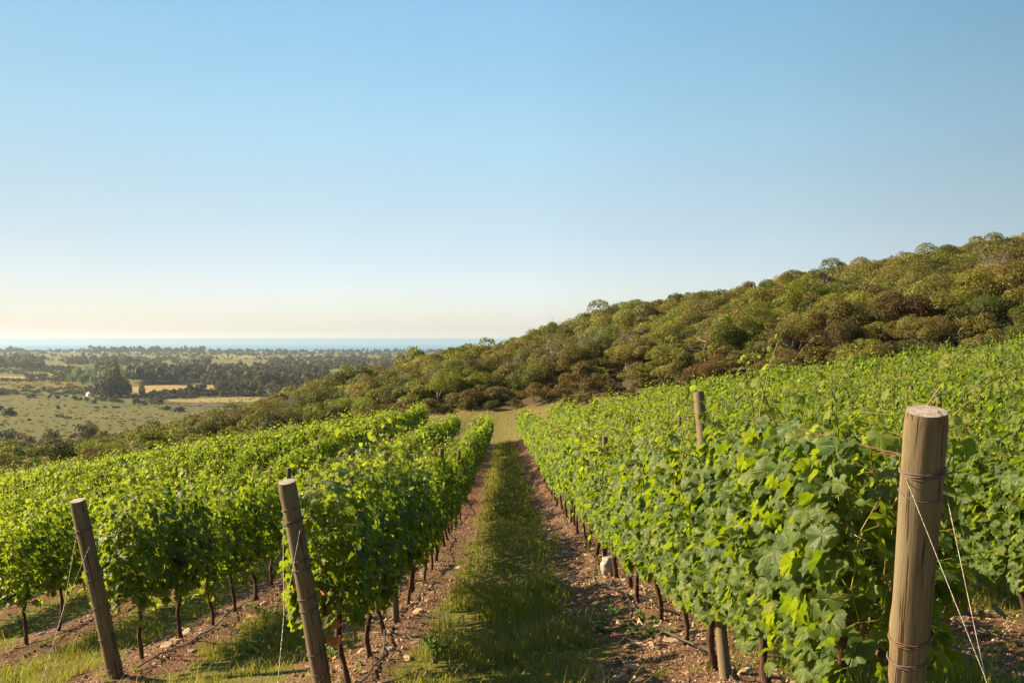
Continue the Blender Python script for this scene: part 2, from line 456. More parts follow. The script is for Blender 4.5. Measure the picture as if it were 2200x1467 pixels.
head = sstep(-1, 2, Y-row_end(X))*(1-sstep(150, 260, Y))
far = sstep(220, 330, Y)
g.add(np.stack([X, Y, Z], -1), Q, soil=soil_mask(X, Y).ravel(), woody=woodm.ravel(), head=head.ravel(), far=far.ravel())

def make_ground():
    m, t, out = material('ground'); oc = objco(t)
    soil = attr(t, 'soil'); woody = attr(t, 'woody'); head = attr(t, 'head'); far = attr(t, 'far')
    n1 = noise(t, 38, oc, 5, .65); n2 = noise(t, 3.2, oc, 4); n3 = noise(t, 130, oc, 3, .7); n4 = noise(t, .35, oc, 4)
    s = mix(t, remap(t, n1, .35, .68), (.072, .030, .016), (.205, .104, .056))
    s = mix(t, remap(t, n3, .45, .75, 0, .6), s, (.40, .28, .19))
    s = mix(t, remap(t, n2, .4, .7, 0, .4), s, (.10, .05, .035))
    gr = mix(t, remap(t, n1, .3, .7), (.070, .075, .010), (.17, .155, .030))
    gr = mix(t, remap(t, n2, .5, .68, 0, .65), gr, (.19, .135, .07))
    c = mix(t, soil, gr, s)
    hd = mix(t, remap(t, n2, .35, .65), (.115, .105, .024), (.185, .135, .052))
    hd = mix(t, remap(t, n1, .4, .7, 0, .5), hd, (.13, .13, .035))
    c = mix(t, head, c, hd)
    c = mix(t, woody, c, mix(t, n2, (.04, .032, .018), (.09, .06, .035)))
    # pastures of the plain
    p1 = noise(t, .02, oc, 6, .6); p2 = noise(t, .0045, oc, 5, .6); p3 = noise(t, .16, oc, 4, .7)
    pc = mix(t, remap(t, p1, .40, .60), (.088, .080, .016), (.150, .112, .028))
    pc = mix(t, remap(t, p2, .42, .62), pc, (.088, .090, .018))
    pc = mix(t, remap(t, p3, .46, .6, 0, .55), pc, (.065, .062, .012))
    pc = mix(t, remap(t, noise(t, .55, oc, 3, .8), .52, .62, 0, .6), pc, (.055, .055, .012))
    yv = t.nodes.new('ShaderNodeSeparateXYZ'); t.links.new(oc, yv.inputs[0])
    scrub = mathn(t, 'MULTIPLY', remap(t, yv.outputs[1], 960, 1250), remap(t, p1, .3, .55, .5, 1))
    pc = mix(t, scrub, pc, mix(t, p2, (.075, .078, .026), (.14, .12, .038)))
    c = mix(t, far, c, pc)
    h = mathn(t, 'ADD', n1, mathn(t, 'MULTIPLY', n3, .35))
    principled(t, out, c, .95, .12, bump(t, h, .8, .03)); return m
ground = g.obj('ground', make_ground()); tag(ground, 'vineyard soil, headland, hill and coastal plain', kind='structure')

# sea
def make_sea():
    m, t, out = material('sea'); oc = objco(t)
    w = noise(t, 1, scalevec(t, oc, (.0008, .006, 1)), 6, .6); st = noise(t, 1, scalevec(t, oc, (.00004, .0007, 1)), 3, .5)
    col = mix(t, remap(t, st, .4, .6), (.05, .155, .27), (.085, .20, .32))
    principled(t, out, col, remap(t, st, .3, .7, .45, .6), .3, bump(t, w, .5, 3.0)); return m
gs = Geo(); gs.add([(-260000, 3000, -61.5), (260000, 3000, -61.5), (260000, 300000, -61.5), (-260000, 300000, -61.5)], [[0, 1, 2, 3]])
tag(gs.obj('sea', make_sea()), 'calm pale blue sea meeting the horizon', kind='structure')
# ---------------------------------------------------------------- leaves
def outline(level):
    if level == 0:
        pts = [(0, 1.0), (6, .90), (10, .93), (16, .84), (21, .86), (28, .75), (34, .74), (41, .83), (46, .84), (53, .95), (58, .86), (63, .87), (70, .77), (77, .76), (84, .71), (91, .79), (97, .78), (105, .86), (112, .79), (119, .79), (130, .71), (140, .69), (153, .54), (167, .26)]
    elif level == 1:
        pts = [(0, 1.0), (17, .80), (34, .73), (54, .94), (80, .72), (104, .84), (140, .66), (166, .24)]
    else:
        pts = [(0, 1.0), (55, .85), (125, .70)]
    full = pts + [(-a, r) for a, r in pts[::-1] if a > 0]
    a = np.radians([p[0] for p in full]); r = np.array([p[1] for p in full])
    return np.stack([np.sin(a)*r, -np.cos(a)*r], -1)
def leaf_template(level):
    o = outline(level); n = len(o)
    if level == 0:
        P = np.vstack([[0, 0], o*.5, o]); i = np.arange(n); j = (i+1) % n
        i, j = i[:-1], j[:-1]
        Fs = [np.stack([i*0, 1+i, 1+j], -1), np.stack([1+i, 1+n+i, 1+n+j, 1+j], -1)]
    elif level == 1:
        P = np.vstack([[0, 0], o]); i = np.arange(n-1); Fs = [np.stack([i*0, 1+i, 2+i], -1)]
    else:
        P = o; Fs = [np.array([[0, 1, 2, 3, 4]])]; Fs = [np.array([[0, 1, 4], [1, 2, 4], [2, 3, 4]])]
    return P, Fs
TPL = [leaf_template(k) for k in range(3)]
def put_leaves(geo, level, pos, nrm, tip, size, age, r):
    """pos petiole points (n,3); blades laid in the plane of nrm with their tip along tip"""
    P, Fs = TPL[level]; n = len(pos)
    z = norm(nrm); y = -norm(tip-(tip*z).sum(-1, keepdims=True)*z); x = np.cross(y, z)
    u = P[:, 0]; v = P[:, 1]; rr = np.hypot(u, v)
    fold = r.uniform(-.20, .55, n)[:, None]; droop = r.uniform(-.05, .62, n)[:, None]; ph = r.uniform(0, 6.28, n)[:, None]
    w = fold*np.abs(u)[None]-droop*(rr**2)[None]*.8
    if level < 2: w = w+.10*np.sin(np.arctan2(u, -v)[None]*5+ph)*(rr**1.5)[None]
    asp = r.uniform(.85, 1.12, n)[:, None]
    V = pos[:, None]+size[:, None, None]*((u[None]*asp)[..., None]*x[:, None]+v[None, :, None]*y[:, None]+w[..., None]*z[:, None])
    k = len(P)
    FF = [(f[None]+(np.arange(n)*k)[:, None, None]).reshape(-1, f.shape[1]) for f in Fs]
    rn = np.repeat(r.random(n), k)
    lf = np.stack([np.tile(u, n), np.tile(v, n), rn], -1)
    geo.add(V.reshape(-1, 3), FF, lf=lf, age=np.repeat(age, k))

def vine_leaves(level, r, dens=1.0, canes=None, low=False):
    """one vine's foliage and shoots: origin at the trunk's foot, row along y"""
    geo = Geo(); nodes = []; L = .64
    ns = max(6, int(19*dens))
    for s in range(ns):
        y0 = (s+r.random())/ns*2*L-L
        x0 = r.normal(0, .05); zt = r.normal(1.42, .10)
        if r.random() < (.26 if low else .38 if level == 0 else .30): zt += r.uniform(.10, .32 if low else .48)
        if r.random() < .15: zt -= r.uniform(.3, .7)
        side = r.choice([-1, 1]); bulge = side*abs(r.normal(.10, .06)); lean = r.normal(0, .10); fl = r.normal(0, .07)
        m = max(5, int((zt-.66)/(.062 if level < 2 else .085)))
        q = np.linspace(0, 1, m)
        P = np.stack([x0+bulge*np.sin(q*pi*.9)+fl*q**3+r.normal(0, .008, m), y0+lean*q+.05*np.sin(q*5+s), .66+(zt-.66)*q - .10*np.maximum(q-.85, 0)*abs(fl)*8], -1)
        if canes is not None:
            k = max(2, m//3) if level > 0 else m
            idx = np.linspace(0, m-1, k).astype(int)
            canes.add(*tube(P[idx], np.linspace(.0042, .0013, k)*(1 if level == 0 else 1.5), 5 if level == 0 else 3, cap=False))
        nodes.append((P, q, zt))
    pos = []; nr = []; tp = []; sz = []; ag = []; pet = []
    for P, q, zt in nodes:
        m = len(P)
        for rep in range(2 if level < 2 else 1):
            keep = r.random(m) < (1.0 if rep == 0 else .85)
            pp = P[keep]; qq = q[keep]; k = len(pp)
            if not k: continue
            az = np.where(r.random(k) < .5, 0, pi)+r.normal(0, .75, k)
            d = np.stack([np.cos(az), np.sin(az), r.normal(.15, .25, k)], -1)
            topness = sstep(.80, 1.0, qq)
            pl = (.05+.09*r.random(k)*(1+rep*.8))*(1-.7*topness)
            p = pp+d*pl[:, None]; pet.append((pp, p))
            n = d*np.array([1, 1, 0])*r.uniform(.3, 1.1, k)[:, None]+np.array([0, 0, .75])+r.normal(0, .42, (k, 3))
            tpd = d*.5+np.array([0, 0, -1.0])+r.normal(0, .38, (k, 3))
            s_ = np.clip(r.normal(.049, .014, k), .022, .074)*(1 if level < 2 else 1.1)*(1-.62*topness)
            a_ = np.clip(.06+.5*sstep(.5, .95, qq)*r.random(k)+.6*topness+(r.random(k) < .05)*.5, 0, 1)
            pos.append(p); nr.append(n); tp.append(tpd); sz.append(s_); ag.append(a_)
    # outer skin of the hedge, down to the hanging lower edge
    k = int((700 if level < 2 else 430)*dens)
    side = r.choice([-1, 1], k); z = .57+.89*r.random(k)**.95 - (r.random(k) < .16)*r.uniform(.05, .22, k)
    if low: z = .46+.98*r.random(k)
    yy = r.uniform(-L, L, k)
    xx = side*(.12+.12*np.sin(np.clip((z-.35)/1.2, 0, 1)*pi)*r.uniform(.6, 1.2, k))
    pos.append(np.stack([xx, yy, z], -1))
    nr.append(np.stack([side*r.uniform(.3, 1.3, k), r.normal(0, .65, k), r.normal(.6, .5, k)], -1))
    tp.append(np.stack([side*.25+r.normal(0, .3, k), r.normal(0, .45, k), -np.ones(k)], -1))
    sz.append(np.clip(r.normal(.050, .015, k), .024, .076)*(1 if level < 2 else 1.1)); ag.append(np.clip(r.random(k)*.2+(r.random(k) < .05)*.6, 0, 1))
    pos = np.concatenate(pos); nr = np.concatenate(nr); tp = np.concatenate(tp); sz = np.concatenate(sz); ag = np.concatenate(ag)
    if level == 2: sz = sz*1.28
    put_leaves(geo, level, pos, nr, tp, sz, ag, r)
    if canes is not None and level == 0:
        a = np.concatenate([p[0] for p in pet]); b = np.concatenate([p[1] for p in pet])
        ln = b-a; off = norm(np.cross(ln, np.array([0, 0, 1.])))*.0016; up = np.array([0, 0, .0016])
        V = np.stack([a+off, a-off, b-off, b+off, a+up, b+up], 1).reshape(-1, 3); kk = len(a)
        base = (np.arange(kk)*6)[:, None]
        canes.add(V, [np.concatenate([base+np.array([0, 4, 5, 3]), base+np.array([4, 1, 2, 5])])])
    return geo
def vine_trunk(r):
    geo = Geo(); m = 13; q = np.linspace(0, 1, m)
    w = r.normal(0, .035, 2); ph = r.uniform(0, 6, 2)
    P = np.stack([w[0]*q+.022*np.sin(q*7+ph[0])+r.normal(0, .004, m), w[1]*q+.03*np.sin(q*6+ph[1]), -.12+.80*q], -1)
    R = .019+.009*np.exp(-q*7)+.007*np.abs(np.sin(q*17+ph[0]))+.010*sstep(.8, 1, q)+r.normal(0, .002, m)
    geo.add(*tube(P, R*r.uniform(.8, 1.15), 9, True, int(r.integers(1e6)), .0035))
    for s in (-1, 1):
        k = 9; q = np.linspace(0, 1, k)
        A = np.stack([P[-1, 0]+.02*np.sin(q*9+s), P[-1, 1]+s*.60*q, .66+.02*np.sin(q*4)+.02*q], -1)
        geo.add(*tube(A, .020-.010*q, 7, True, int(r.integers(1e6)), .003))
    return geo
r = np.random.default_rng(11)
def vine_proto(level, k, low=False):
    canes = Geo()
    gm = vine_leaves(level, r, 1.15 if level == 0 else 1.0, canes, low)
    return gm.mesh('foliage', M_LEAF if level == 0 else M_LEAF2), vine_trunk(r).mesh('trunk', M_VTRUNK), canes.mesh('shoots', M_CANE)
HD = [vine_proto(0, k) for k in range(6)]
HL = [vine_proto(0, k, True) for k in range(5)]
MD = [vine_proto(1, k) for k in range(8)]

# row names used by the labels
def rowname(x):
    if x > 0:
        k = int(round((x-1.37)/2.5))
        return 'row right of the grassy lane' if k == 0 else ordi(k+1)+' row right of the grassy lane'
    k = int(round((-1.13-x)/2.5))
    return 'row left of the grassy lane' if k == 0 else ordi(k+1)+' row left of the grassy lane'
def in_view(x, y, m=.60): return y > 0 and abs(x/y+.0) < m
spots = []
for x in ROWX:
    y0 = {1.37: 4.2, -1.13: 7.15}.get(round(x, 2), float(row_start(np.array(x)))+.75)
    y1 = float(row_end(np.array(x)))
    n = int((y1-y0)/1.15)
    for k in range(n):
        y = y0+k*1.15+random.uniform(-.07, .07)
        if not in_view(x, y, .66): continue
        spots.append((x, y, math.hypot(x, y)))
spots.sort(key=lambda s: s[2])
indiv = spots[:300]; rest = spots[300:]
used = {}; count = {}
byrow = {}
for x, y, d in sorted(indiv, key=lambda s: s[1]): byrow.setdefault(round(x, 2), []).append(y)
for x, y, d in indiv:
    rx = round(x, 2)
    n = byrow[rx].index(y)+1
    level = 0 if d < 12.5 else 1
    bank = HD if level == 0 else MD
    if level == 0 and x > 0: bank = HL
    fo, tr, sh = bank[(n*3+int(abs(x)*3)) % len(bank)]
    o = empty('grapevine', (x+random.uniform(-.03, .03), y, gz1(x, y)), f'{ordi(n)} leafy grapevine from the near end, {rowname(x)}', 'grapevine', 'grapevines in the '+rowname(x), rz=random.choice([0, pi])+random.uniform(-.05, .05))
    s = random.uniform(.90, 1.09)*float(np.interp(d, [4, 15, 45, 80], [.99, 1.08, 1.18, 1.28]))
    o.scale = (random.uniform(.92, 1.12), 1.0, s)
    if x < 0: o.rotation_euler[1] = -.05 if abs(o.rotation_euler[2]) < 1 else .05
    link('trunk', tr, o); link('foliage', fo, o); link('shoots', sh, o)
# the far remainder of the rows, leaf by leaf
FV_ = [vine_leaves(2, r, .85) for k in range(8)]
big = Geo()
for x, y, d in rest:
    if random.random() < .03: continue
    gg = FV_[random.randrange(8)]
    V = np.concatenate(gg.V); s = random.uniform(.90, 1.09)*float(np.interp(d, [4, 15, 45, 80], [.99, 1.08, 1.18, 1.28])); fl = random.choice([-1, 1])
    V2 = V*np.array([fl*s, 1, s], np.float32)
    zz = gz(x+V2[:, 0]*0, y+V2[:, 1])
    big.add(V2+np.stack([np.full(len(V), x), np.full(len(V), y), zz], -1), [f-0 for f in gg.F], lf=np.concatenate(gg.A['lf']), age=np.concatenate(gg.A['age']))
tag(big.obj('distant_vine_foliage', M_LEAF2), 'far leafy rows of grapevines reaching the edge of the wood', kind='stuff')

# a few long vine shoots that stand above the near row, as parts of the nearest vines
def long_shoot(P, seed, w=.004):
    rr = np.random.default_rng(seed); c = Geo(); lv = Geo(); P = np.asarray(P, float)
    q = np.linspace(0, 1, 26); s = np.linspace(0, 1, len(P))
    Q = np.stack([np.interp(q, s, P[:, k]) for k in range(3)], -1)
    for _ in range(2): Q[1:-1] = (Q[:-2]+Q[1:-1]*2+Q[2:])/4
    c.add(*tube(Q, np.linspace(w, .0012, 26), 6))
    idx = np.arange(2, 26, 2); p = Q[idx]; k = len(p); tq = q[idx]
    az = rr.uniform(0, 6.28, k); d = np.stack([np.cos(az), np.sin(az)*.5, rr.uniform(-.1, .4, k)], -1)
    e = p+d*(.06*(1-.5*tq))[:, None]
    for a, b in zip(p, e): c.add(*tube([a, (a+b)/2+[0, 0, .006], b], .0012, 4, False))
    put_leaves(lv, 0, e, np.stack([d[:, 0]*.5, d[:, 1]*.5-.3, np.full(k, .6)], -1)+rr.normal(0, .25, (k, 3)), d*.7+np.array([0, 0, -.6]), .062*(1-.72*tq), np.clip(.35+.6*tq, 0, 1), rr)
    for a in p[3::2]:   # tendrils
        th = np.linspace(0, 9, 22); dr = norm(rr.normal(0, 1, 3)); 
        T = a+np.outer(th/9*.09, dr)+np.stack([np.sin(th), np.cos(th)-1, 0*th], -1)*.012*(th/9)[:, None]
        c.add(*tube(T, .0008, 3, False))
    return c, lv
for i_, (pts, nm) in enumerate([
    ([(1.33, 4.6, -.95), (1.27, 4.55, -.45), (1.17, 4.5, -.22), (1.13, 4.5, -.06)], 'tall curling shoot rising above the near vine row toward the wood'),
    ([(1.45, 4.0, -.9), (1.36, 4.0, -.5), (1.32, 3.95, -.22), (1.22, 3.9, -.12)], 'thin pale shoot arching left of the thick end post'),
    ([(1.42, 3.62, -.62), (1.50, 3.55, -.40), (1.62, 3.50, -.24), (1.80, 3.45, -.08)], 'brown cane slanting up right behind the thick end post'),
    ([(1.5, 3.9, -.6), (1.62, 3.85, -.3), (1.72, 3.8, -.12), (1.78, 3.8, -.02)], 'thin yellow shoot rising right of the thick end post'),
    ([(1.36, 5.3, -.9), (1.34, 5.2, -.4), (1.40, 5.2, -.12), (1.46, 5.2, .03)], 'upright young shoot between the two weathered posts of the near row'),
    ([(-3.7, 10.2, -1.7), (-3.85, 10.2, -1.3), (-3.98, 10.2, -1.1)], 'slender shoot above the vines left of the leftmost post')]):
    c, lv = long_shoot(pts, 40+i_, .0048)
    o = empty('vine_shoot', (0, 0, 0), nm, 'vine shoot', 'long loose vine shoots')
    c.obj('cane', M_CANE, o); lv.obj('foliage', M_LEAF, o)

# ---------------------------------------------------------------- posts, wires, hoses
def local_frame(a, b):
    import mathutils
    d = mathutils.Vector(b)-mathutils.Vector(a)
    return d.length, d.to_track_quat('Z', 'Y')
def post(name, a, b, r0, r1, label, group, wraps=(), nails=(), seed=0, seg=28, knots=True):
    rr = np.random.default_rng(seed); Ln, q = local_frame(a, b)
    o = bpy.data.objects.new(name, None); COL.objects.link(o); o.location = a
    o.rotation_mode = 'QUATERNION'; o.rotation_quaternion = q; tag(o, label, 'post', group)
    m = 44; zz = np.linspace(-.25, Ln, m); s = (zz+.25)/(Ln+.25)
    th = np.arange(seg)*2*pi/seg
    R = (r0+(r1-r0)*s)[:, None]*(1+.02*np.sin(th*2+rr.uniform(0, 6))[None]+.012*np.sin(th*5+2)[None]+.045*fbm(th[None]*1.2+seed, zz[:, None]*2.2, seed, 3)+.05*fbm(th[None]*0+seed*3.1, zz[:, None]*1.8, seed+5, 2))
    if knots:
        for _ in range(5):
            zk, tk = rr.uniform(.2, .95)*Ln, rr.uniform(0, 6.28)
            dth = np.angle(np.exp(1j*(th-tk)))
            R += .007*np.exp(-(dth[None]/.28)**2-((zz[:, None]-zk)/.045)**2)
    bv = 1-.06*(zz > Ln-.004)
    R = R*bv[:, None]
    V = np.stack([R*np.cos(th)[None], R*np.sin(th)[None], np.broadcast_to(zz[:, None], R.shape)], -1).reshape(-1, 3)
    i = np.arange(m-1)[:, None]*seg; j = np.arange(seg)[None]; j2 = (j+1) % seg
    gg = Geo(); gg.add(V, np.stack([i+j, i+j2, i+seg+j2, i+seg+j], -1).reshape(-1, 4))
    gg.obj('shaft', M_WOOD, o)
    rim = V[-seg:]; c = Geo(); inner = rim*[.5, .5, 1]+[0, 0, .002]
    jj = np.arange(seg); k2 = (jj+1) % seg
    c.add(np.vstack([rim+[0, 0, .0005], inner, [[0, 0, Ln+.0015]]]), [np.stack([jj, k2, seg+k2, seg+jj], -1), np.stack([seg+jj, seg+k2, jj*0+2*seg], -1)])
    c.obj('cut_end', M_CUT, o)
    for (zc, turns, spread, mt, tilt) in wraps:
        n = 40*turns; a_ = np.linspace(0, 2*pi*turns, n)
        rad = r0+(r1-r0)*zc/Ln+.0035
        W = np.stack([rad*1.02*np.cos(a_), rad*1.02*np.sin(a_), zc+spread*(a_/(2*pi*turns)-.5)+tilt*np.cos(a_)+.003*np.sin(a_*3.3+seed)+.0015*np.sin(a_*.8)], -1)
        w = Geo(); w.add(*tube(W, .0026, 5)); w.obj('wire_wrap', mt, o)
    for (zc, an) in nails:
        rad = r0+(r1-r0)*zc/Ln
        w = Geo(); w.add(*tube([(rad*.9*cos(an), rad*.9*sin(an), zc), ((rad+.018)*cos(an), (rad+.018)*sin(an), zc+.002)], .003, 6)); w.obj('nail', M_RUST, o)
    return o
EP = 'leaning end posts at the near ends of the rows'
R1a, R1b = (1.42, 3.60, -1.80), (1.367, 3.2, -.235)
L1a, L1b = (-1.151, 6.55, -2.48), (-1.345, 6.2, -.89)
L2a, L2b = (-3.58, 9.3, -3.28), (-3.816, 8.95, -1.45)
def px_wraps(lst): return lst
post('end_post', R1a, R1b, .058, .066, 'thick round weathered end post bound with wire, at the near end of the right row', EP,
     wraps=[(1.415, 4, .022, M_BAND, .004), (1.33, 1, .004, M_BAND, -.008), (.80, 3, .012, M_RUST, .003), (.72, 2, .009, M_BAND, .002), (.385, 4, .016, M_HOSE, .003)], nails=[(.76, -1.2)], seed=3)
post('end_post', L1a, L1b, .060, .055, 'leaning weathered end post with many wire bands beside the grassy lane', EP,
     wraps=[(1.47, 1, .004, M_BAND, .010), (1.38, 3, .02, M_BAND, .012), (1.12, 2, .010, M_BAND, .012), (1.06, 2, .008, M_BAND, .008), (.86, 2, .010, M_BAND, .010), (.78, 2, .010, M_BAND, .008), (.47, 2, .008, M_BAND, .008), (.33, 1, .004, M_BAND, .008)], seed=5)
post('end_post', L2a, L2b, .074, .070, 'leftmost leaning brown end post in front of the vines', EP,
     wraps=[(1.60, 3, .02, M_BAND, .012), (1.22, 2, .008, M_BAND, .010), (1.13, 2, .008, M_BAND, .010), (.86, 2, .008, M_BAND, .010), (.55, 2, .010, M_BAND, .010), (.25, 1, .008, M_BAND, .010)], seed=8)

def wire(pts, rad, mt, label, cat='wire', group=None, name='wire', twist=False):
    P = np.asarray(pts, float); w = Geo()
    if twist:
        k = 60; s = np.linspace(0, 1, k); base = np.stack([np.interp(s, np.linspace(0, 1, len(P)), P[:, j]) for j in range(3)], -1)
        a = s*120
        for ph in (0, pi):
            w.add(*tube(base+np.stack([np.cos(a+ph), np.sin(a+ph), 0*a], -1)*rad, rad*.8, 4, False))
    else: w.add(*tube(P, rad, 5, True))
    o = w.obj(name, mt); return tag(o, label, cat, group)
def lerp(a, b, s): return tuple(np.asarray(a)+(np.asarray(b)-np.asarray(a))*s)
def guy(a, b, anch, rad, s0, r_, side, label):
    top = np.array(lerp(a, b, s0)); anch = np.array(anch); j = top+(anch-top)*.42
    w = Geo()
    w.add(*tube([top+[-r_-.003, -.01, 0], j], rad, 5, False)); w.add(*tube([top+[r_+.003, -.01, -.02*side], j], rad, 5, False))
    k = 50; s = np.linspace(0, 1, k); base = j+(anch-j)*s[:, None]; an = s*60
    for ph in (0, pi): w.add(*tube(base+np.stack([np.cos(an+ph), np.sin(an+ph), 0*an], -1)*rad, rad, 4, False))
    tag(w.obj('guy_wire', M_WIRE), label, 'guy wire', 'guy wires of the end posts')
guy(R1a, R1b, (1.36, 2.2, gz1(1.36, 2.2)), .0014, .87, .062, 1, 'thin twisted guy wire slanting right from the thick end post')
guy(L1a, L1b, (-1.18, 5.0, gz1(-1.18, 5.0)), .0015, .86, .056, 1, 'thin guy wire hanging before the end post beside the lane')
guy(L2a, L2b, (-3.62, 7.6, gz1(-3.62, 7.6)), .0017, .82, .07, 1, 'thin guy wire left of the leftmost end post')

def line_path(x, y0, y1, h, step=2.0, sag=.015, first=None):
    ysx = np.arange(y0, y1, step); P = np.stack([np.full(len(ysx), x), ysx, gz(np.full(len(ysx), x), ysx)+h+sag*np.sin(ysx*1.7)], -1)
    if first is not None: P = np.vstack([[first], P])
    return P
TW = 'trellis wires along the rows'
for (x, y0, a, b, nm) in ((1.37, 4.6, R1a, R1b, 'right row'), (-1.13, 7.6, L1a, L1b, 'row left of the lane'), (-3.63, 10.2, L2a, L2b, 'second row left of the lane')):
    Ln = np.linalg.norm(np.array(b)-np.array(a))
    for (h, s0, d) in ((.70, .43, 'lowest'), (1.12, .66, 'middle'), (1.56, .90, 'top')):
        rusty = (h > 1.5 and x > 0)
        wire(line_path(x, y0 if not rusty else 6.6, float(row_end(np.array(x))), h, 2.3, .01, lerp(a, b, s0)), .0014 if not rusty else .0018, M_RUST if rusty else M_WIRE,
             f'{d} trellis wire of the {nm}' + (', rusty and frayed near the thick post' if rusty else ''), 'wire', TW, 'trellis_wire')
# frayed end of the rusty wire
w = Geo(); A = np.array(lerp(R1a, R1b, .905)); rr = np.random.default_rng(9)
s = np.linspace(0, 1, 90); B = np.array([1.37, 5.2, A[2]-.03]); base = A+[-.06, 0, 0]+(B-A)*s[:, None]
for ph in range(3):
    an = s*140+ph*2.1; w.add(*tube(base+np.stack([np.cos(an), 0*an, np.sin(an)], -1)*(.0035*(1-s*.7))[:, None]+rr.normal(0, .001, (90, 3)), .0010, 4, False))
tag(w.obj('wire_tail', M_RUST), 'rusty twisted wire tail tied left of the thick end post', 'wire', TW)

for x, y0, y1, nm in ((1.37, 5.1, 40, 'right of the grassy lane'), (-1.13, 6.9, 40, 'left of the grassy lane'), (-3.63, 9.4, 40, 'under the second row left of the lane'), (-6.13, 12.1, 40, 'under the third row left of the lane'), (3.87, 4, 30, 'under the second row right of the lane')):
    ysx = np.arange(y0, y1, .25); off = .10+.10*np.sin(ysx*.55+x)+.05*np.sin(ysx*1.7)
    xx = x + off*(-1 if x > 0 else 1)
    P = np.stack([xx, ysx, gz(xx, ysx)+.018+.05*np.abs(np.sin(ysx*.9+x))**3], -1)
    wire(P, .0085, M_HOSE, f'dark drip irrigation hose {nm}', 'hose', 'drip hoses along the rows', 'drip_hose')
# slack loops of hose on the soil beside the lane
for k, (pts, nm) in enumerate([
    ([(-.98, 9.6), (-.75, 9.0), (-.60, 8.3), (-.56, 8.0)], 'curved loose piece of hose on the soil left of the lane'),
    ([(-.62, 7.7), (-.95, 7.1), (-1.02, 6.7), (-1.0, 6.3), (-1.02, 5.9)], 'loose hose end bending toward the viewer left of the lane'),
    ([(.92, 7.9), (1.12, 8.5), (1.25, 8.9)], 'short dark hose lying on the soil near the white bag')]):
    q = np.linspace(0, 1, 24); A = np.array(pts); s = np.linspace(0, 1, len(A)); x = np.interp(q, s, A[:, 0]); y = np.interp(q, s, A[:, 1])
    for _ in range(3): x[1:-1] = (x[:-2]+2*x[1:-1]+x[2:])/4
    wire(np.stack([x, y, gz(x, y)+.016], -1), .009, M_HOSE, nm, 'hose', 'drip hoses along the rows', 'drip_hose')

# line posts
LP = 'wooden line posts inside the rows'
def row_posts(x):
    rx = round(x, 2)
    if rx == 1.37: return [6.2, 13.6, 20.4, 27, 34, 41, 48, 55, 62, 69, 76]
    if rx == -1.13: return [10.3, 16.4, 23, 30, 37, 44, 51, 58, 65, 72]
    if rx == -3.63: return [16.4, 23, 30, 37, 44, 51, 58, 65, 72]
    if rx == 3.87: return [8.4, 15, 22, 29, 36, 43, 50, 57, 64, 71]
    s = float(row_start(np.array(x)))+6.5
    return list(np.arange(s, float(row_end(np.array(x)))-3, 7.0))
pl = []
for x in ROWX:
    for n_, y in enumerate(row_posts(x)):
        if in_view(x, y, .56): pl.append((x, y))
rowcnt = {}
gp = Geo()
protos = []
for k in range(4):
    rr = np.random.default_rng(100+k); m = 10; zz = np.linspace(-.3, 1.80, m); th = np.arange(12)*2*pi/12
    R = .038*(1+.03*fbm(th[None]*1.3+k, zz[:, None]*2, k, 3))*np.ones((m, 1))
    V = np.stack([R*np.cos(th)[None], R*np.sin(th)[None], np.broadcast_to(zz[:, None], R.shape)], -1).reshape(-1, 3)
    i = np.arange(m-1)[:, None]*12; j = np.arange(12)[None]; j2 = (j+1) % 12
    a_ = Geo(); a_.add(V, np.stack([i+j, i+j2, i+12+j2, i+12+j], -1).reshape(-1, 4))
    rim = V[-12:]; c = Geo(); jj = np.arange(12)
    c.add(np.vstack([rim, [[0, 0, 1.802]]]), np.stack([jj, (jj+1) % 12, jj*0+12], -1))
    protos.append((a_.mesh('shaft', M_WOOD), c.mesh('cut_end', M_CUT)))
for x, y in sorted(pl, key=lambda p: (p[0], p[1])):
    rowcnt[x] = rowcnt.get(x, 0)+1; n_ = rowcnt[x]
    o = empty('line_post', (x+.02, y, gz1(x, y)), f'{ordi(n_)} grey wooden line post from the near end, {rowname(x)}', 'post', LP)
    o.rotation_euler = (random.uniform(-.03, .05), random.uniform(-.03, .03)-(.06 if x < 0 else 0), random.uniform(0, 3))
    s = random.uniform(.97, 1.03)
    if (round(x, 2), y) == (1.37, 6.2): o.rotation_euler = (-.33, -.03, 0); s = 1.03
    if (round(x, 2), y) in ((-1.13, 16.4), (-3.63, 16.4)): s = 1.04
    if (round(x, 2), y) == (3.87, 8.4): s = .72; o.rotation_euler = (.05, -.13, 0)
    if (round(x, 2), y) == (-1.13, 10.3): s = .85
    o.scale = (1, 1, s) if (round(x, 2), y) != (3.87, 8.4) else (1.45, 1.45, s)
    a_, c = protos[random.randrange(4)]; link('shaft', a_, o); link('cut_end', c, o)
# end posts at the far ends
for x in ROWX[:6]+ROWX[12:24]:
    y = float(row_end(np.array(x)))+.9
    if not in_view(x, y, .54): continue
    o = empty('end_post', (x, y, gz1(x, y)), f'far end post closing the {rowname(x)}', 'post', 'end posts at the far ends of the rows')
    o.rotation_euler = (.0, -.04, .2); o.rotation_euler[0] = -.12; o.scale = (1.7, 1.7, 1.05)
    a_, c = protos[random.randrange(4)]; link('shaft', a_, o); link('cut_end', c, o)

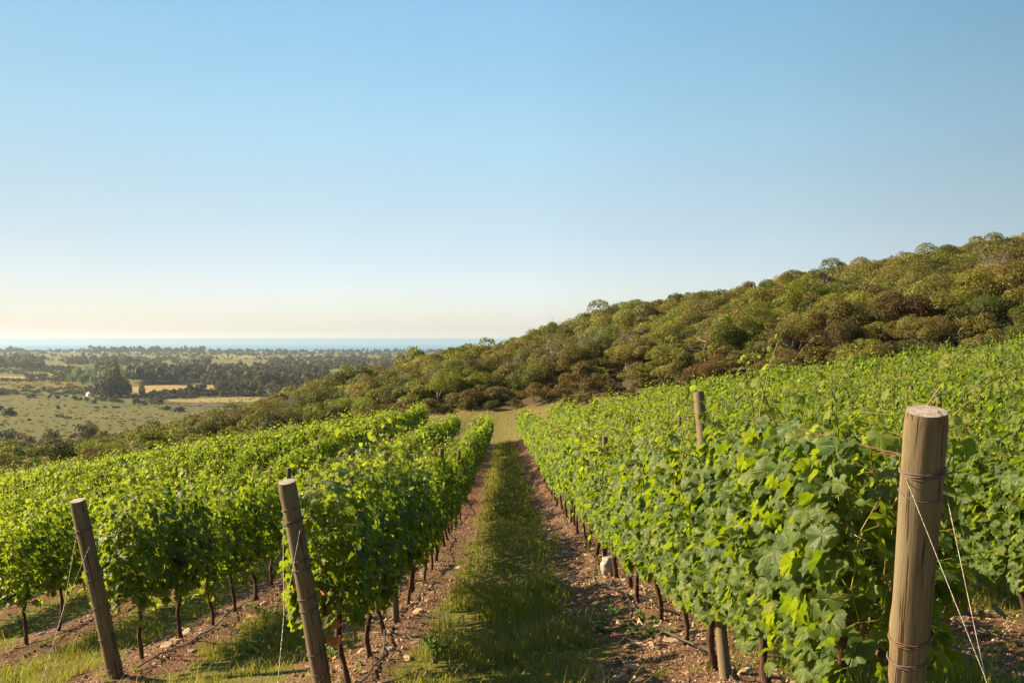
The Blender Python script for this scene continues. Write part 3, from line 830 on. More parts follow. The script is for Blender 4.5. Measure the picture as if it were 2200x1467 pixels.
# withered leaves behind the lane-side end post
rr = np.random.default_rng(77); k = 15
pos = np.stack([rr.normal(-1.19, .035, k), rr.normal(6.85, .06, k), rr.uniform(-2.35, -1.72, k)], -1)
dl = Geo(); put_leaves(dl, 0, pos, rr.normal(0, 1, (k, 3))+[-.6, -.6, 0], rr.normal(0, .5, (k, 3))+[0, 0, -1], rr.uniform(.045, .07, k), np.zeros(k), rr)
dl.add(*tube([(-1.16, 6.85, -2.4), (-1.2, 6.84, -2.0), (-1.18, 6.9, -1.65)], .003, 5))
o = empty('withered_shoot', (0, 0, 0), 'withered orange-brown leaves hanging beside the lane-side end post', 'withered leaves')
w = Geo(); w.add(*tube([(-1.16, 6.85, -2.4), (-1.2, 6.84, -2.0), (-1.18, 6.9, -1.65)], .003, 5)); w.obj('cane', M_CANE, o)
dl.A['lf'].append(np.zeros((dl.n-sum(len(a) for a in dl.A['lf']), 3), np.float32)); dl.A['age'].append(np.zeros(dl.n-sum(len(a) for a in dl.A['age']), np.float32))
dl.obj('foliage', M_DEAD, o)

# white bag at the foot of a line post
bx, by = 1.33, 12.55
m_, n_ = 12, 20; zz = np.linspace(0, .21, m_); th = np.arange(n_)*2*pi/n_
R = (.085+.012*np.sin(zz*18))[:, None]*(1+.28*fbm(th[None]*2, zz[:, None]*18, 5, 3)); R = R*np.where(zz > .195, .5, 1)[:, None]
V = np.stack([R*np.cos(th)[None], R*np.sin(th)[None]*.8, np.broadcast_to(zz[:, None], R.shape)+.02*fbm(th[None]*1.5, zz[:, None]*3, 6, 2)], -1).reshape(-1, 3)
i = np.arange(m_-1)[:, None]*n_; j = np.arange(n_)[None]; j2 = (j+1) % n_
b = Geo(); b.add(np.vstack([V, [[0, 0, .205]]]), [np.stack([i+j, i+j2, i+n_+j2, i+n_+j], -1).reshape(-1, 4), np.stack([(m_-1)*n_+np.arange(n_), (m_-1)*n_+(np.arange(n_)+1) % n_, np.full(n_, m_*n_)], -1)])
o = b.obj('plastic_bag', simple('white_plastic', (.40, .385, .34), .55, .4, 0, (.20, .18, .15), 16), loc=(bx, by, gz1(bx, by)+.02))
tag(o, 'crumpled whitish plastic bag standing at the foot of a line post', 'bag')

# ---------------------------------------------------------------- stones, gravel, grass, weeds
def rock(seed, sub=2, flat=.6):
    import bmesh
    rr = np.random.default_rng(seed); bm = bmesh.new(); bmesh.ops.create_icosphere(bm, subdivisions=sub, radius=1)
    V = np.array([v.co[:] for v in bm.verts]); Fc = np.array([[v.index for v in f.verts] for f in bm.faces]); bm.free()
    for _ in range(9):   # cleave flat faces
        d = norm(rr.normal(0, 1, 3)); c = rr.uniform(.45, .8); k = V@d
        V = V-np.outer(np.maximum(k-c, 0), d)
    V = V*(np.array([rr.uniform(.8, 1.3), rr.uniform(.6, 1.0), flat*rr.uniform(.7, 1.2)]))+rr.normal(0, .02, V.shape)
    return V, Fc
rocks = []
for k in range(9):
    V, Fc = rock(200+k, 3); a_ = Geo(); a_.add(V, Fc); rocks.append(a_.mesh('stone', M_STONE, False))
def px_on_ground(u, v):
    return hit(u, v, 3.5, 120)
stones = []
special = [((925, 1300), .13, 'large angular tan rock beside a post foot left of the lane'), ((900, 1330), .12, 'broad brown rock under the vines left of the lane'),
 ((958, 1313), .07, 'small rounded rock next to the large tan rock left of the lane'), ((880, 1425), .09, 'dark pitted rock on the soil left of the lane'),
 ((1370, 1290), .13, 'large pale flat rock under the vines right of the lane'), ((1340, 1282), .12, 'tilted grey-brown rock leaning by the right row'),
 ((1363, 1340), .06, 'small rounded rock on the soil right of the lane'), ((1360, 1398), .10, 'long pale sandstone slab on the soil right of the lane'),
 ((1436, 1343), .09, 'pale rock at a vine foot in the right row'), ((428, 1353), .15, 'broad tan rock beside the hose in the second left row'),
 ((458, 1342), .11, 'rounded rock next to the broad tan rock in the second left row'), ((565, 1305), .09, 'pale pointed rock below the vines of the second left row'),
 ((405, 1373), .13, 'flat rock lying behind the hose in the second left row'), ((360, 1403), .13, 'wide low rock near the foot of the second left row'),
 ((195, 1322), .14, 'dark rock under the third left row'), ((95, 1373), .13, 'low pale rock in front of the third left row'), ((770, 1455), .08, 'pale wedge rock near a trunk at the bottom left of the lane'),
 ((2035, 1315), .10, 'rounded rock behind the thick end post'), ((1320, 1222), .07, 'pale rock at the foot of the white bag'), ((1480, 1395), .07, 'small pale rock under the nearest right vines')]
for (u, v), s, nm in special:
    x, y, z = px_on_ground(u, v); stones.append((x, y, s*.8, nm, None))
for k in range(270):
    row = random.choice([1.37, 1.37, -1.13, -1.13, -3.63, -3.63, -6.13, 3.87])
    y = random.uniform(3.5, 16) if k < 225 else random.uniform(15, 30)
    if y < float(row_start(np.array(row)))-1: continue
    side = -1 if row > 0 else 1
    x = row+random.gauss(.12*side, .22)
    if not in_view(x, y, .58): continue
    rn = rowname(row)
    stones.append((x, y, random.choice([1, 1, 1.7])*random.uniform(.022, .065), f'small reddish-brown stone on bare soil, {rn}', f'small stones on the soil of the {rn}'))
for x, y, s, nm, grp in stones:
    o = link('stone', random.choice(rocks), None, (x, y, gz1(x, y)-s*.04)); o.scale = (s, s, s); o.rotation_euler = (random.uniform(-.3, .3), random.uniform(-.3, .3), random.uniform(0, 6))
    tag(o, nm, 'stone', grp or 'larger rocks under the rows')
# gravel
sm = [rock(300+k, 1, .7) for k in range(8)]
gv = Geo()
def scatter(n, x0, x1, y0, y1, pw=1.0):
    x = rng.uniform(x0, x1, n); y = y0+(y1-y0)*rng.random(n)**pw; return x, y
x, y = scatter(140000, -8, 6.5, 3.4, 26, 1.4)
keep = (soil_mask(x, y) > rng.random(len(x))*.9+.1) & (np.abs(x/y) < .58); x, y = x[keep], y[keep]
x = x[:46000]; y = y[:46000]; z = gz(x, y)
s = rng.uniform(.005, .015, len(x))*np.where(rng.random(len(x)) < .12, 2.2, 1)
which = rng.integers(0, 8, len(x)); an = rng.uniform(0, 6.28, len(x))
for k in range(8):
    mk_ = which == k; V, Fc = sm[k]; n = mk_.sum(); c_, s_ = np.cos(an[mk_]), np.sin(an[mk_])
    VV = np.stack([V[None, :, 0]*c_[:, None]-V[None, :, 1]*s_[:, None], V[None, :, 0]*s_[:, None]+V[None, :, 1]*c_[:, None], np.broadcast_to(V[None, :, 2], (n, len(V)))], -1)*s[mk_][:, None, None]
    VV += np.stack([x[mk_], y[mk_], z[mk_]+s[mk_]*.2], -1)[:, None]
    gv.add(VV.reshape(-1, 3), (Fc[None]+(np.arange(n)*len(V))[:, None, None]).reshape(-1, 3), rnd=np.repeat(rng.random(n), len(V)))
def make_gravel():
    m, t, out = material('gravel'); rn = attr(t, 'rnd')
    col = mix(t, rn, (.15, .085, .055), (.46, .34, .235)); principled(t, out, col, .9, .2); return m
tag(gv.obj('gravel', make_gravel(), smooth=False), 'reddish gravel and clods on the bare soil strips', kind='stuff')

tw = Geo()
for k in range(420):
    x_ = random.choice([1.37, 1.37, -1.13, -1.13, -3.63, -6.13, 3.87])+random.gauss(0, .38); y_ = random.uniform(3.6, 16)
    if not in_view(x_, y_, .58) or y_ < float(row_start(np.array(x_)))-.6: continue
    a_ = random.uniform(0, 3.14); l_ = random.uniform(.04, .22); q_ = np.linspace(-1, 1, 5); xx_ = x_+q_*l_*cos(a_)+.02*np.sin(q_*3); yy_ = y_+q_*l_*sin(a_)
    tw.add(*tube(np.stack([xx_, yy_, gz(xx_, yy_)+.008+.01*random.random()], -1), random.uniform(.0018, .004), 4, False))
tag(tw.obj('prunings', M_STRAW, smooth=False), 'dry cut canes and straw littering the soil strips', kind='stuff')

def grass_patch(geo, x, y, h, w, tint):
    n = len(x); z = gz(x, y)-.004; a = rng.uniform(0, 6.28, n); ld = rng.uniform(.15, 1.25, n); dx, dy = np.cos(a), np.sin(a); px_, py_ = -dy, dx
    base = np.stack([x, y, z], -1); d = np.stack([dx, dy, 0*dx], -1)*(ld*h)[:, None]; sd = np.stack([px_, py_, 0*px_], -1)*(w/2)[:, None]
    up = np.zeros((n, 3)); up[:, 2] = h
    V = np.stack([base-sd, base+sd, base+d*.35+up*.6+sd*.75, base+d*.35+up*.6-sd*.75, base+d+up*.95], 1).reshape(-1, 3)
    b = (np.arange(n)*5)[:, None]
    geo.add(V, [b+np.array([0, 1, 2, 3]), b+np.array([3, 2, 4])], tint=np.repeat(tint, 5, axis=0))
def tints(n, dry):
    gA = np.array([.105, .15, .012]); gB = np.array([.32, .305, .038]); dr = np.array([.33, .26, .11])
    k = rng.random(n)[:, None]; c = (gA*(1-k)+gB*k)*.8; m = (rng.random(n) < dry)[:, None]
    return np.where(m, dr*rng.uniform(.5, .95, (n, 1)), c)
gg = Geo()
def field(n, x0, x1, y0, y1, hm, wm, pw=1.0, outside=False, thr=.35):
    x, y = scatter(n, x0, x1, y0, y1, pw)
    cl = fbm(x*2.3, y*2.3, 55, 3); gm = 1-soil_mask(x, y)
    keep = (np.abs(x/y) < .6) & (gm > thr) & (rng.random(n) < np.clip(.55+cl*1.5, .04, 1)*gm**1.5)
    x, y, cl = x[keep], y[keep], cl[keep]; n = len(x)
    lane = np.exp(-((x-.12)/.75)**2)
    h = hm*np.where(x < -1.5, .68, 1)*np.clip(rng.lognormal(0, .55, n), .25, 3.6)*(1+2.4*np.clip(cl, -.32, 1))*(1-.15*lane)
    dry = np.clip(.22+.5*fbm(x*.9, y*.9, 66, 2), .05, .7)
    grass_patch(gg, x, y, h, wm*rng.uniform(.7, 1.3, n), tints(n, dry))
field(340000, -7.5, 5.5, 3.6, 13, .062, .0062, 1.25)
field(170000, -14, 9, 12, 27, .075, .008, 1.2)
field(60000, -2, 2.3, 24, 80, .08, .018, 1.2)
# sparse tufts on the soil
x, y = scatter(1400, -8, 6, 3.6, 22, 1.3); k = (np.abs(x/y) < .58) & (fbm(x*1.1, y*1.1, 88, 3) > .05); x, y = x[k], y[k]
x = np.repeat(x, 22)+rng.normal(0, .035, len(x)*22); y = np.repeat(y, 22)+rng.normal(0, .035, len(y)*22)
grass_patch(gg, x, y, rng.uniform(.04, .14, len(x)), np.full(len(x), .0045), tints(len(x), .15))
tag(gg.obj('lane_grass', M_GRASS, smooth=False), 'short green and straw grass of the lanes between the rows', kind='stuff')
# headland grass
gg = Geo(); n = 60000
x = rng.uniform(-46, 40, n); y = rng.uniform(36, 112, n); t_ = x/y; e = row_end(x)
k = (y > e) & (y < np.interp(t_, FU, FY)+8) & (np.abs(t_) < .6); x, y = x[k], y[k]; n = len(x)
grass_patch(gg, x, y, .16*rng.lognormal(0, .4, n), np.full(n, .045), tints(n, np.clip(.7+.6*fbm(x*.2, y*.2, 4, 2), .3, 1)))
tag(gg.obj('headland_grass', M_GRASS, smooth=False), 'dry grass on the headland before the wood', kind='stuff')

# weeds
def weed_mesh(seed, h=.35, n=7, broad=False):
    rr = np.random.default_rng(seed); st = Geo(); lv = Geo()
    for k in range(n):
        a = rr.uniform(0, 6.28); l = rr.uniform(.05, .3); hh = h*rr.uniform(.5, 1.1); q = np.linspace(0, 1, 7)
        P = np.stack([np.cos(a)*l*q**1.5+rr.normal(0, .01), np.sin(a)*l*q**1.5, hh*q-.02], -1)
        st.add(*tube(P, .0022*(1-.6*q), 4, False), tint=np.tile([.16, .19, .05], (28, 1)))
        p = np.repeat(P[1:], 3, axis=0); m = len(p); az = rr.uniform(0, 6.28, m); d = np.stack([np.cos(az), np.sin(az), rr.uniform(0, .7, m)], -1)
        s = rr.uniform(.02, .045, m)*(1.4 if broad else 1); sd = norm(np.cross(d, [0, 0, 1.]))*(s*(.35 if broad else .2))[:, None]
        V = np.stack([p, p+d*(s*.5)[:, None]+sd, p+d*s[:, None], p+d*(s*.5)[:, None]-sd], 1).reshape(-1, 3)
        c = np.repeat(np.array([[.08, .14, .02]])*rr.uniform(.7, 1.8, (m, 1)), 4, axis=0)
        lv.add(V, (np.arange(m)*4)[:, None]+np.arange(4), tint=c)
    return st.mesh('stems', M_GRASS), lv.mesh('leaves', M_GRASS, False)
wm = [weed_mesh(400, .42, 9), weed_mesh(401, .22, 8, True), weed_mesh(402, .30, 7), weed_mesh(403, .16, 8, True)]
for k, ((u, v), vi, s, nm) in enumerate([((1010, 1235), 0, 1.1, 'tall feathery weed on the left edge of the lane'), ((1000, 1258), 2, 1, 'shorter weed just before the tall feathery weed'), ((988, 1220), 0, .8, 'thin weed close to the left vines, behind the tall weed'),
   ((970, 1340), 2, .8, 'wispy weed beside the curved hose left of the lane'), ((940, 1420), 1, 1, 'broadleaf weed clump on the soil left of the lane'), ((965, 1445), 0, .6, 'grassy weed at the bottom edge left of the lane'), ((1290, 1360), 1, 1, 'small dark weed on the soil right of the lane'),
   ((1250, 1385), 2, .7, 'thin weed at the right edge of the lane grass'), ((1195, 1260), 2, .8, 'slender weed in the shaded lane grass'), ((1400, 1385), 3, 1, 'low green weed between rocks right of the lane'),
   ((55, 1350), 1, 1.2, 'leafy sprout at a trunk in the third left row'), ((575, 1325), 3, 1.3, 'green weed under the second left row near the end post'), ((700, 1420), 3, 1.2, 'low weed right behind the lane-side end post'),
   ((540, 1410), 1, 1.1, 'green tuft weed on the grass left of the lane-side end post'), ((130, 1400), 0, .5, 'wispy weed left of the leftmost end post'), ((2010, 1420), 1, .8, 'weed with small leaves behind the thick end post'), ((2080, 1340), 0, .7, 'tall grassy weed between the guy wires on the right')]):
    x, y, z = px_on_ground(u, v); o = empty('weed', (x, y, z), nm, 'weed', 'weeds on the lane edges'); o.scale = (s, s, s); o.rotation_euler[2] = k
    link('stems', wm[vi][0], o); link('leaves', wm[vi][1], o)

# ---------------------------------------------------------------- hillside wood
def crown_geo(rr, n, lobes=9, R=1.0, flat=.8, leaf=.085, airy=.0, zc=.62, tint=(1, 1, 1)):
    """unit crown about 2R wide, foot at z=0"""
    c = norm(rr.normal(0, 1, (lobes, 3))*[1, 1, .7]); c[:, 2] = np.abs(c[:, 2])*.95-.12
    c = c*rr.uniform(.30, .86, (lobes, 1))*R*rr.uniform(.75, 1.2, (1, 3)); rad = rr.uniform(.20, .48, lobes)*R
    w = rad**2; li = rr.choice(lobes, n, p=w/w.sum())
    d = norm(rr.normal(0, 1, (n, 3))); d[:, 2] = np.where(d[:, 2] < -.35, -d[:, 2], d[:, 2])
    sh = 1-np.abs(rr.normal(0, .16+airy, n)); sh = np.clip(sh+.12*(fbm(d[:, 0]*3+li, d[:, 1]*3+d[:, 2]*2, 12, 2)), .2, 1.25)
    p = c[li]+d*(rad[li]*sh)[:, None]
    p[:, 2] = p[:, 2]*flat + zc*R
    nn = norm(d+rr.normal(0, .75, (n, 3))); a = norm(np.cross(nn, rr.normal(0, 1, (n, 3)))); b = np.cross(nn, a)
    s = leaf*R*rr.uniform(.5, 1.35, n)
    V = np.stack([p-a*s[:, None], p+b*(s*.55)[:, None], p+a*s[:, None], p-b*(s*.55)[:, None]], 1).reshape(-1, 3)
    g_ = Geo(); g_.add(V, (np.arange(n)*4)[:, None]+np.arange(4), tint=np.tile(tint, (n*4, 1)), rnd=np.repeat(np.clip(rr.normal(.5, .12, n)+(rr.random(lobes)[li]-.5)*.7, 0, 1), 4))
    return g_
def stems_geo(rr, nst=5, H=.95, r0=.035, branches=3, spread=.55):
    g_ = Geo()
    for k in range(nst):
        a = rr.uniform(0, 6.28); l = rr.uniform(.1, spread); q = np.linspace(0, 1, 7)
        P = np.stack([np.cos(a)*l*q**.9+.03*np.sin(q*8+k), np.sin(a)*l*q**.9+.03*np.cos(q*7+k), -.15+H*rr.uniform(.75, 1.1)*q], -1)
        g_.add(*tube(P, r0*(1-.75*q)*rr.uniform(.6, 1), 5, False))
        for b in range(branches):
            s0 = P[rr.integers(2, 5)]; d = norm(rr.normal(0, 1, 3)+[cos(a), sin(a), .8]); e = s0+d*rr.uniform(.2, .4)
            g_.add(*tube([s0, (s0+e)/2+rr.normal(0, .03, 3), e], [r0*.45, r0*.3, r0*.12], 4, False))
    return g_
TR = []
rr = np.random.default_rng(500)
for k in range(12):
    airy = [0, .06, .14][k % 3]
    TR.append((crown_geo(rr, 11500 if k % 3 < 2 else 7500, int(rr.integers(12, 24)), 1.0, rr.uniform(.75, .98), .027, airy).mesh('crown', M_FOL, False), stems_geo(rr).mesh('trunk', M_TRUNK)))
KINDS = {'olive': (.128, .115, .017), 'dark green': (.062, .074, .011), 'bright green': (.128, .140, .013), 'reddish-brown': (.096, .056, .020), 'grey-green': (.148, .134, .034), 'brownish': (.122, .096, .022)}
PLACES = []
ty = 46.0
tr_ = []
yy = 48.0
random.seed(21)
while yy < 232:
    xw = -.60*yy
    step = 3.5 + max(0, yy-120)*.012
    while xw < .60*yy:
        x = xw+random.uniform(-1.3, 1.3); y = yy+random.uniform(-1.5, 1.5); t_ = x/y
        yf = np.interp(t_, FU, FY)+7; yc = np.interp(t_, HU, HYC)
        if yf < y < yc+14: tr_.append((x, y, t_, (y-yf)/(yc-yf)))
        xw += step*random.uniform(.8, 1.2)
    yy += step*.95
items = []
for x, y, t_, s in tr_:
    nz = float(fbm(np.array(x/16), np.array(y/16), 41, 2)); q = random.random()
    if s < .10: R = random.uniform(1.0, 1.8); kind = 'reddish-brown' if q < .38+nz else random.choice(['brownish', 'grey-green', 'olive', 'dark green'])
    else:
        R = random.uniform(1.7, 3.1)*(1.12 if s > .3 else .9)
        kind = 'reddish-brown' if q < .02 else 'brownish' if q < .18 else 'grey-green' if q < .38 else 'bright green' if q < .55+nz*.5 else 'olive' if q < .84 else 'dark green'
    R *= float(np.interp(t_, [-.5, -.3, -.1], [.74, .80, 1]))
    if s > 1.0 and random.random() < .35: continue
    items.append([x, y, R, kind, s])
# distinct crowns seen on the photograph's skyline
for u, v_, R, kind in ((1470, 640, 3.0, 'dark green'), (1500, 640, 2.6, 'dark green'), (1335, 655, 2.5, 'dark green'), (1375, 660, 2.2, 'dark green'), (1210, 700, 1.9, 'dark green'), (1800, 572, 2.8, 'dark green'), (1595, 610, 1.6, 'dark green'), (1960, 545, 2.5, 'brownish'), (2010, 535, 2.6, 'brownish'), (265, 930, 1.8, 'bright green'), (560, 870, 2.3, 'bright green'), (470, 890, 2.0, 'bright green')):
    t_ = (u-U0)/F; y = float(np.interp(t_, HU, HYC)); items.append([t_*y, y, R, kind, .99])
items.sort(key=lambda i: -(i[2]/i[1]) + 0.0)
ind = items[:290]; oth = items[290:]
def band(s): return 'along the foot of the wooded hill' if s < .14 else 'on the lower slope of the wooded hill' if s < .4 else 'on the upper slope of the wooded hill' if s < .85 else 'on the skyline of the wooded hill'
cnt = {}
for it in sorted(ind, key=lambda i: i[0]/i[1]):
    x, y, R, kind, s = it; b = band(s); cnt[(kind, b)] = cnt.get((kind, b), 0)+1
    word = 'shrub' if R < 1.7 else 'tree'
    k_ = cnt[(kind, b)]
    o = empty('scrub_tree', (x, y, gz1(x, y)), f'{ordi(k_)} {kind} {word} from the left {b}', word, f'{kind} trees {b}', rz=random.uniform(0, 6.28))
    R *= 1.14; o.scale = (R*random.uniform(.85, 1.25), R*random.uniform(.85, 1.2), R*random.uniform(.72, 1.12))
    cr, tk = TR[random.randrange(12)]
    c = link('crown', cr, o); link('trunk', tk, o)
    v = random.uniform(.68, 1.3); kc = tuple(.84*a+.16*b for a, b in zip(KINDS[kind], KINDS['olive'])); c.color = (kc[0]*v*random.uniform(.92, 1.1), kc[1]*v, kc[2]*v, 1)
# remaining crowns of the wood as one mass
LD = [crown_geo(rr, 2800, 16, 1.0, .88, .050, .05) for _ in range(6)]
LT = [stems_geo(rr, 3, .9, .035, 1) for _ in range(3)]
wd = Geo(); ws = Geo()
def add_crown(geo, src, x, y, z, R, H, col, trunkgeo=None, tsrc=None):
    V = np.concatenate(src.V); a = random.uniform(0, 6.28); c_, s_ = cos(a), sin(a)
    V = np.stack([(V[:, 0]*c_-V[:, 1]*s_)*R+x, (V[:, 0]*s_+V[:, 1]*c_)*R+y, V[:, 2]*H+z], -1)
    geo.add(V, list(src.F), tint=np.tile(np.array(col, np.float32), (len(V), 1)), rnd=np.concatenate(src.A['rnd']))
    if trunkgeo is not None:
        V = np.concatenate(tsrc.V)*[R, R, H]+[x, y, z]; trunkgeo.add(V, list(tsrc.F))
for x, y, R, kind, s in oth:
    v = random.uniform(.82, 1.2); kc = np.array(KINDS[kind])*v
    add_crown(wd, LD[random.randrange(6)], x, y, gz1(x, y), R*1.2, R*random.uniform(.75, 1.2), .7*kc+.3*np.array(KINDS['olive']), ws, LT[random.randrange(3)])
o = wd.obj('hillside_wood', M_FOL, smooth=False); tag(o, 'dense scrub wood filling the upper hillside', kind='stuff')
tag(ws.obj('woodland_trunks', M_TRUNK), 'thin grey stems under the dense scrub wood', kind='stuff')
# low undergrowth between the trees
ug = Geo()
for k in range(900):
    t_ = random.uniform(-.6, .6); yf = float(np.interp(t_, FU, FY))+6; yc = float(np.interp(t_, HU, HYC))
    y = yf+(yc-yf)*random.random()**1.6; x = t_*y; R = random.uniform(.6, 1.3)
    add_crown(ug, LDU[random.randrange(3)] if False else LD[random.randrange(6)], x, y, gz1(x, y)-.3, R, R*.9, np.array(KINDS[random.choice(['reddish-brown', 'brownish', 'dark green', 'olive'])])*random.uniform(.6, 1)) if k < 700 else None
tag(ug.obj('undergrowth', M_FOL, smooth=False), 'low brownish undergrowth between the trees of the wood', kind='stuff')
# bare pale trees
def bare_tree(seed):
    r2 = np.random.default_rng(seed); g_ = Geo()
    def br(p, d, l, r, lv):
        q = np.linspace(0, 1, 6); bend = r2.normal(0, .18, 3)
        P = p+np.outer(q*l, d)+np.outer(np.sin(q*pi)*l*.3, bend); g_.add(*tube(P, r*(1-.55*q), 4, False))
        if lv == 0: return
        for _ in range(3):
            k = r2.integers(2, 6); dd = norm(d+r2.normal(0, .5, 3)+[0, 0, .15]); br(P[k], dd, l*r2.uniform(.5, .75), r*.5, lv-1)
    for k in range(3): br(np.array([0, 0, -.2]), norm(np.array([r2.normal(0, .35), r2.normal(0, .3), 1])), 2.4, .09, 4)
    return g_
for k, (u, s, nm) in enumerate(((2165, .35, 'bare pale branching tree at the right edge of the wooded hill'), (2090, .45, 'bare grey tree among crowns near the upper right of the hill'), (1578, .99, 'small leafless tree on the skyline of the hill'), (1660, .45, 'leafless thin tree in the middle of the wooded hill'), (1525, .12, 'bare leaning trunk near the foot of the wooded hill'), (1240, .25, 'pale bare branches above the far end of the lane'), (1345, .2, 'pale forked bare tree right of the far end of the lane'))):
    t_ = (u-U0)/F; yf = float(np.interp(t_, FU, FY))+7; yc = float(np.interp(t_, HU, HYC)); y = yf+(yc-yf)*s; x = t_*y
    o = empty('bare_tree', (x, y, gz1(x, y)), nm, 'tree', 'bare trees on the hill', rz=k); sc_ = [1.0, .95, .95, 1.0, 1.1, .9, 1.0][k]; o.scale = (sc_,)*3
    bare_tree(600+k).obj('trunk', simple('bare_bark', (.30, .26, .23), .9, .2, 0, (.17, .14, .12), 3) if k == 0 else bpy.data.materials['bare_bark'], o)

bm_ = [bare_tree(640+k).mesh('trunk', bpy.data.materials['bare_bark']) for k in range(4)]
bt = []
for k in range(16):
    t_ = random.uniform(-.28, .50); yf = float(np.interp(t_, FU, FY))+7; yc = float(np.interp(t_, HU, HYC)); bt.append((t_, yf+(yc-yf)*random.uniform(.06, .85)))
for k, (t_, y) in enumerate(sorted(bt)):
    o = empty('bare_tree', (t_*y, y, gz1(t_*y, y)+1.0), f'{ordi(k+1)} thin pale twiggy tree from the left among the hill crowns', 'tree', 'thin twiggy trees among the hill crowns', rz=k*1.3); z_ = random.uniform(.75, 1.1); o.scale = (z_, z_, z_)
    link('trunk', bm_[k % 4], o)
# crowns running down into the gully on the left
gw = Geo()
for k in range(560):
    t_ = random.uniform(-.62, -.27); yc = float(np.interp(t_, HU, HYC)); y = yc+8+(250 if t_ < -.40 else 60)*random.random()**1.2; x = t_*y
    if vnoise(np.array(x/22), np.array(y/26), 61) < .20: continue
    R_ = random.uniform(2.0, 3.8); add_crown(gw, LD[random.randrange(6)], x, y, gz1(x, y)-.6, R_, R_*.85, np.array(KINDS[random.choice(['olive', 'dark green', 'dark green', 'grey-green'])])*random.uniform(.7, 1.0))
tag(gw.obj('gully_scrub', M_FOL, smooth=False), 'scrub running down from the hill into the shaded gully at the left', kind='stuff')

# ---------------------------------------------------------------- coastal plain
SD = [crown_geo(rr, 170, 6, 1.0, .95, .19, .04) for _ in range(5)]
def plain_tree(name, u, v, w_px, h_px, col, label, cat='tree', group=None, n=1500, y=None, leaf=.06, lobes=14, trunk=True, wide=False):
    x, y, z = hit(u, v, 210) if y is None else ((u-U0)/F*y, y, gz1((u-U0)/F*y, y))
    R = w_px/F*y/2; H = h_px/F*y
    o = empty(name, (x, y, z-.2), label, cat, group, rz=random.uniform(0, 6))
    c = crown_geo(rr, n, lobes, 1.0, 1.0, leaf, .03, .12 if name == 'eucalyptus_tree' else .22).obj('crown', M_FOL, o, smooth=False)
    Vz = .95; o.scale = (R/.95, R/.95, H/Vz); c.color = (*col, 1)
    if trunk: stems_geo(rr, 3, .9, .06, 1, .3).obj('trunk', M_TRUNK, o)
    return o
DG = (.040, .043, .020); DK = (.030, .036, .018)
plain_tree('eucalyptus_tree', 244, 853, 78, 58, (.050, .037, .018), 'huge round dark brown-green tree standing alone on the plain', n=9000, leaf=.040, lobes=26)
plain_tree('eucalyptus_tree', 307, 849, 18, 30, (.052, .042, .020), 'slim dark tree right of the huge round tree', n=1500)
plain_tree('round_tree', 366, 850, 20, 16, DG, 'small round dark tree before the tan field', n=900)
for k, (u, v, w_, h_, nm) in enumerate([
    (72, 854, 28, 11, 'wide dark bush on the far side of the pasture'), (112, 856, 10, 8, 'small round bush right of the wide dark bush'), (127, 858, 11, 9, 'twin bush near the small round bush'), (146, 853, 9, 5, 'tiny dark bush between two larger pasture bushes'),
    (163, 859, 16, 8, 'low dark bush left of the farm'), (175, 861, 10, 8, 'dark bush touching the low bush left of the farm'), (189, 861, 10, 8, 'round bush directly below the white farmhouse'), (205, 868, 13, 9, 'round bush on the pasture before the huge tree'),
    (248, 864, 34, 9, 'long dark bush at the foot of the huge tree'), (222, 861, 20, 8, 'dark bush below left of the huge tree'), (295, 870, 22, 12, 'dark bush clump right below the huge tree'), (335, 867, 44, 13, 'wide scrub clump in the middle of the plain'), (312, 870, 16, 10, 'scrub filling beside the wide clump'),
    (127, 878, 11, 7, 'lone small bush in the open pasture'), (210, 876, 14, 4, 'low flat bush strip in the pasture'), (227, 876, 12, 4, 'second low flat bush strip in the pasture'), (252, 876, 24, 4, 'long low bush strip right of the pasture centre'),
    (130, 896, 18, 7, 'low bush patch in the middle pasture'), (150, 899, 18, 5, 'flat bush patch next to the middle pasture bush'), (67, 903, 10, 6, 'lone bush on the left pasture'), (8, 881, 16, 10, 'dark bush at the left edge of the pasture, upper of two'), (18, 893, 38, 16, 'big dark bush at the left edge of the pasture'), (5, 850, 10, 8, 'bush cut by the left edge beyond the pasture'),
    (358, 880, 26, 7, 'dark oval bush left of a larger oval bush'), (390, 884, 34, 11, 'larger oval bush above the hill crest'), (7, 913, 14, 4, 'low strip of bush at the left edge')]):
    plain_tree('pasture_bush', u, v, w_*1.1, h_*1.25, (DG[0]*random.uniform(.9, 1.5), DG[1]*random.uniform(.95, 1.4), DG[2]), nm, 'bush', 'bushes scattered over the pasture', n=700, trunk=False, leaf=.10, lobes=9)
for k, (u, v, w_, h_, nm) in enumerate([
    (113, 955, 50, 28, 'dark tree clump in the gully below the pasture'), (95, 957, 26, 14, 'low tree left of the dark gully clump'), (190, 948, 62, 36, 'largest dark tree above the wooded crest on the left'), (215, 962, 44, 26, 'dark tree leaning against the largest gully tree'), (165, 940, 24, 10, 'small tree behind the largest gully tree'), (68, 957, 28, 16, 'round tree in the gully, left group'),
    (15, 950, 60, 26, 'broad shaded tree at the left edge of the gully'), (45, 975, 60, 28, 'shaded tree in front of the gully group'), (8, 985, 60, 34, 'darkest tree at the left frame edge in the gully'), (85, 985, 50, 24, 'grey shaded tree above the left vineyard edge'), (130, 985, 50, 24, 'shaded olive tree right of the grey one in the gully'), (30, 938, 44, 12, 'low shaded scrub at the upper left of the gully'), (337, 919, 10, 8, 'tiny dark bush just above the crest line')]):
    plain_tree('gully_tree', u, v, w_*1.05, h_*1.2, (.055*random.uniform(.9, 1.4), .058*random.uniform(.9, 1.2), .018), nm, 'tree', 'trees in the gully left of the hill', n=1800, leaf=.055)
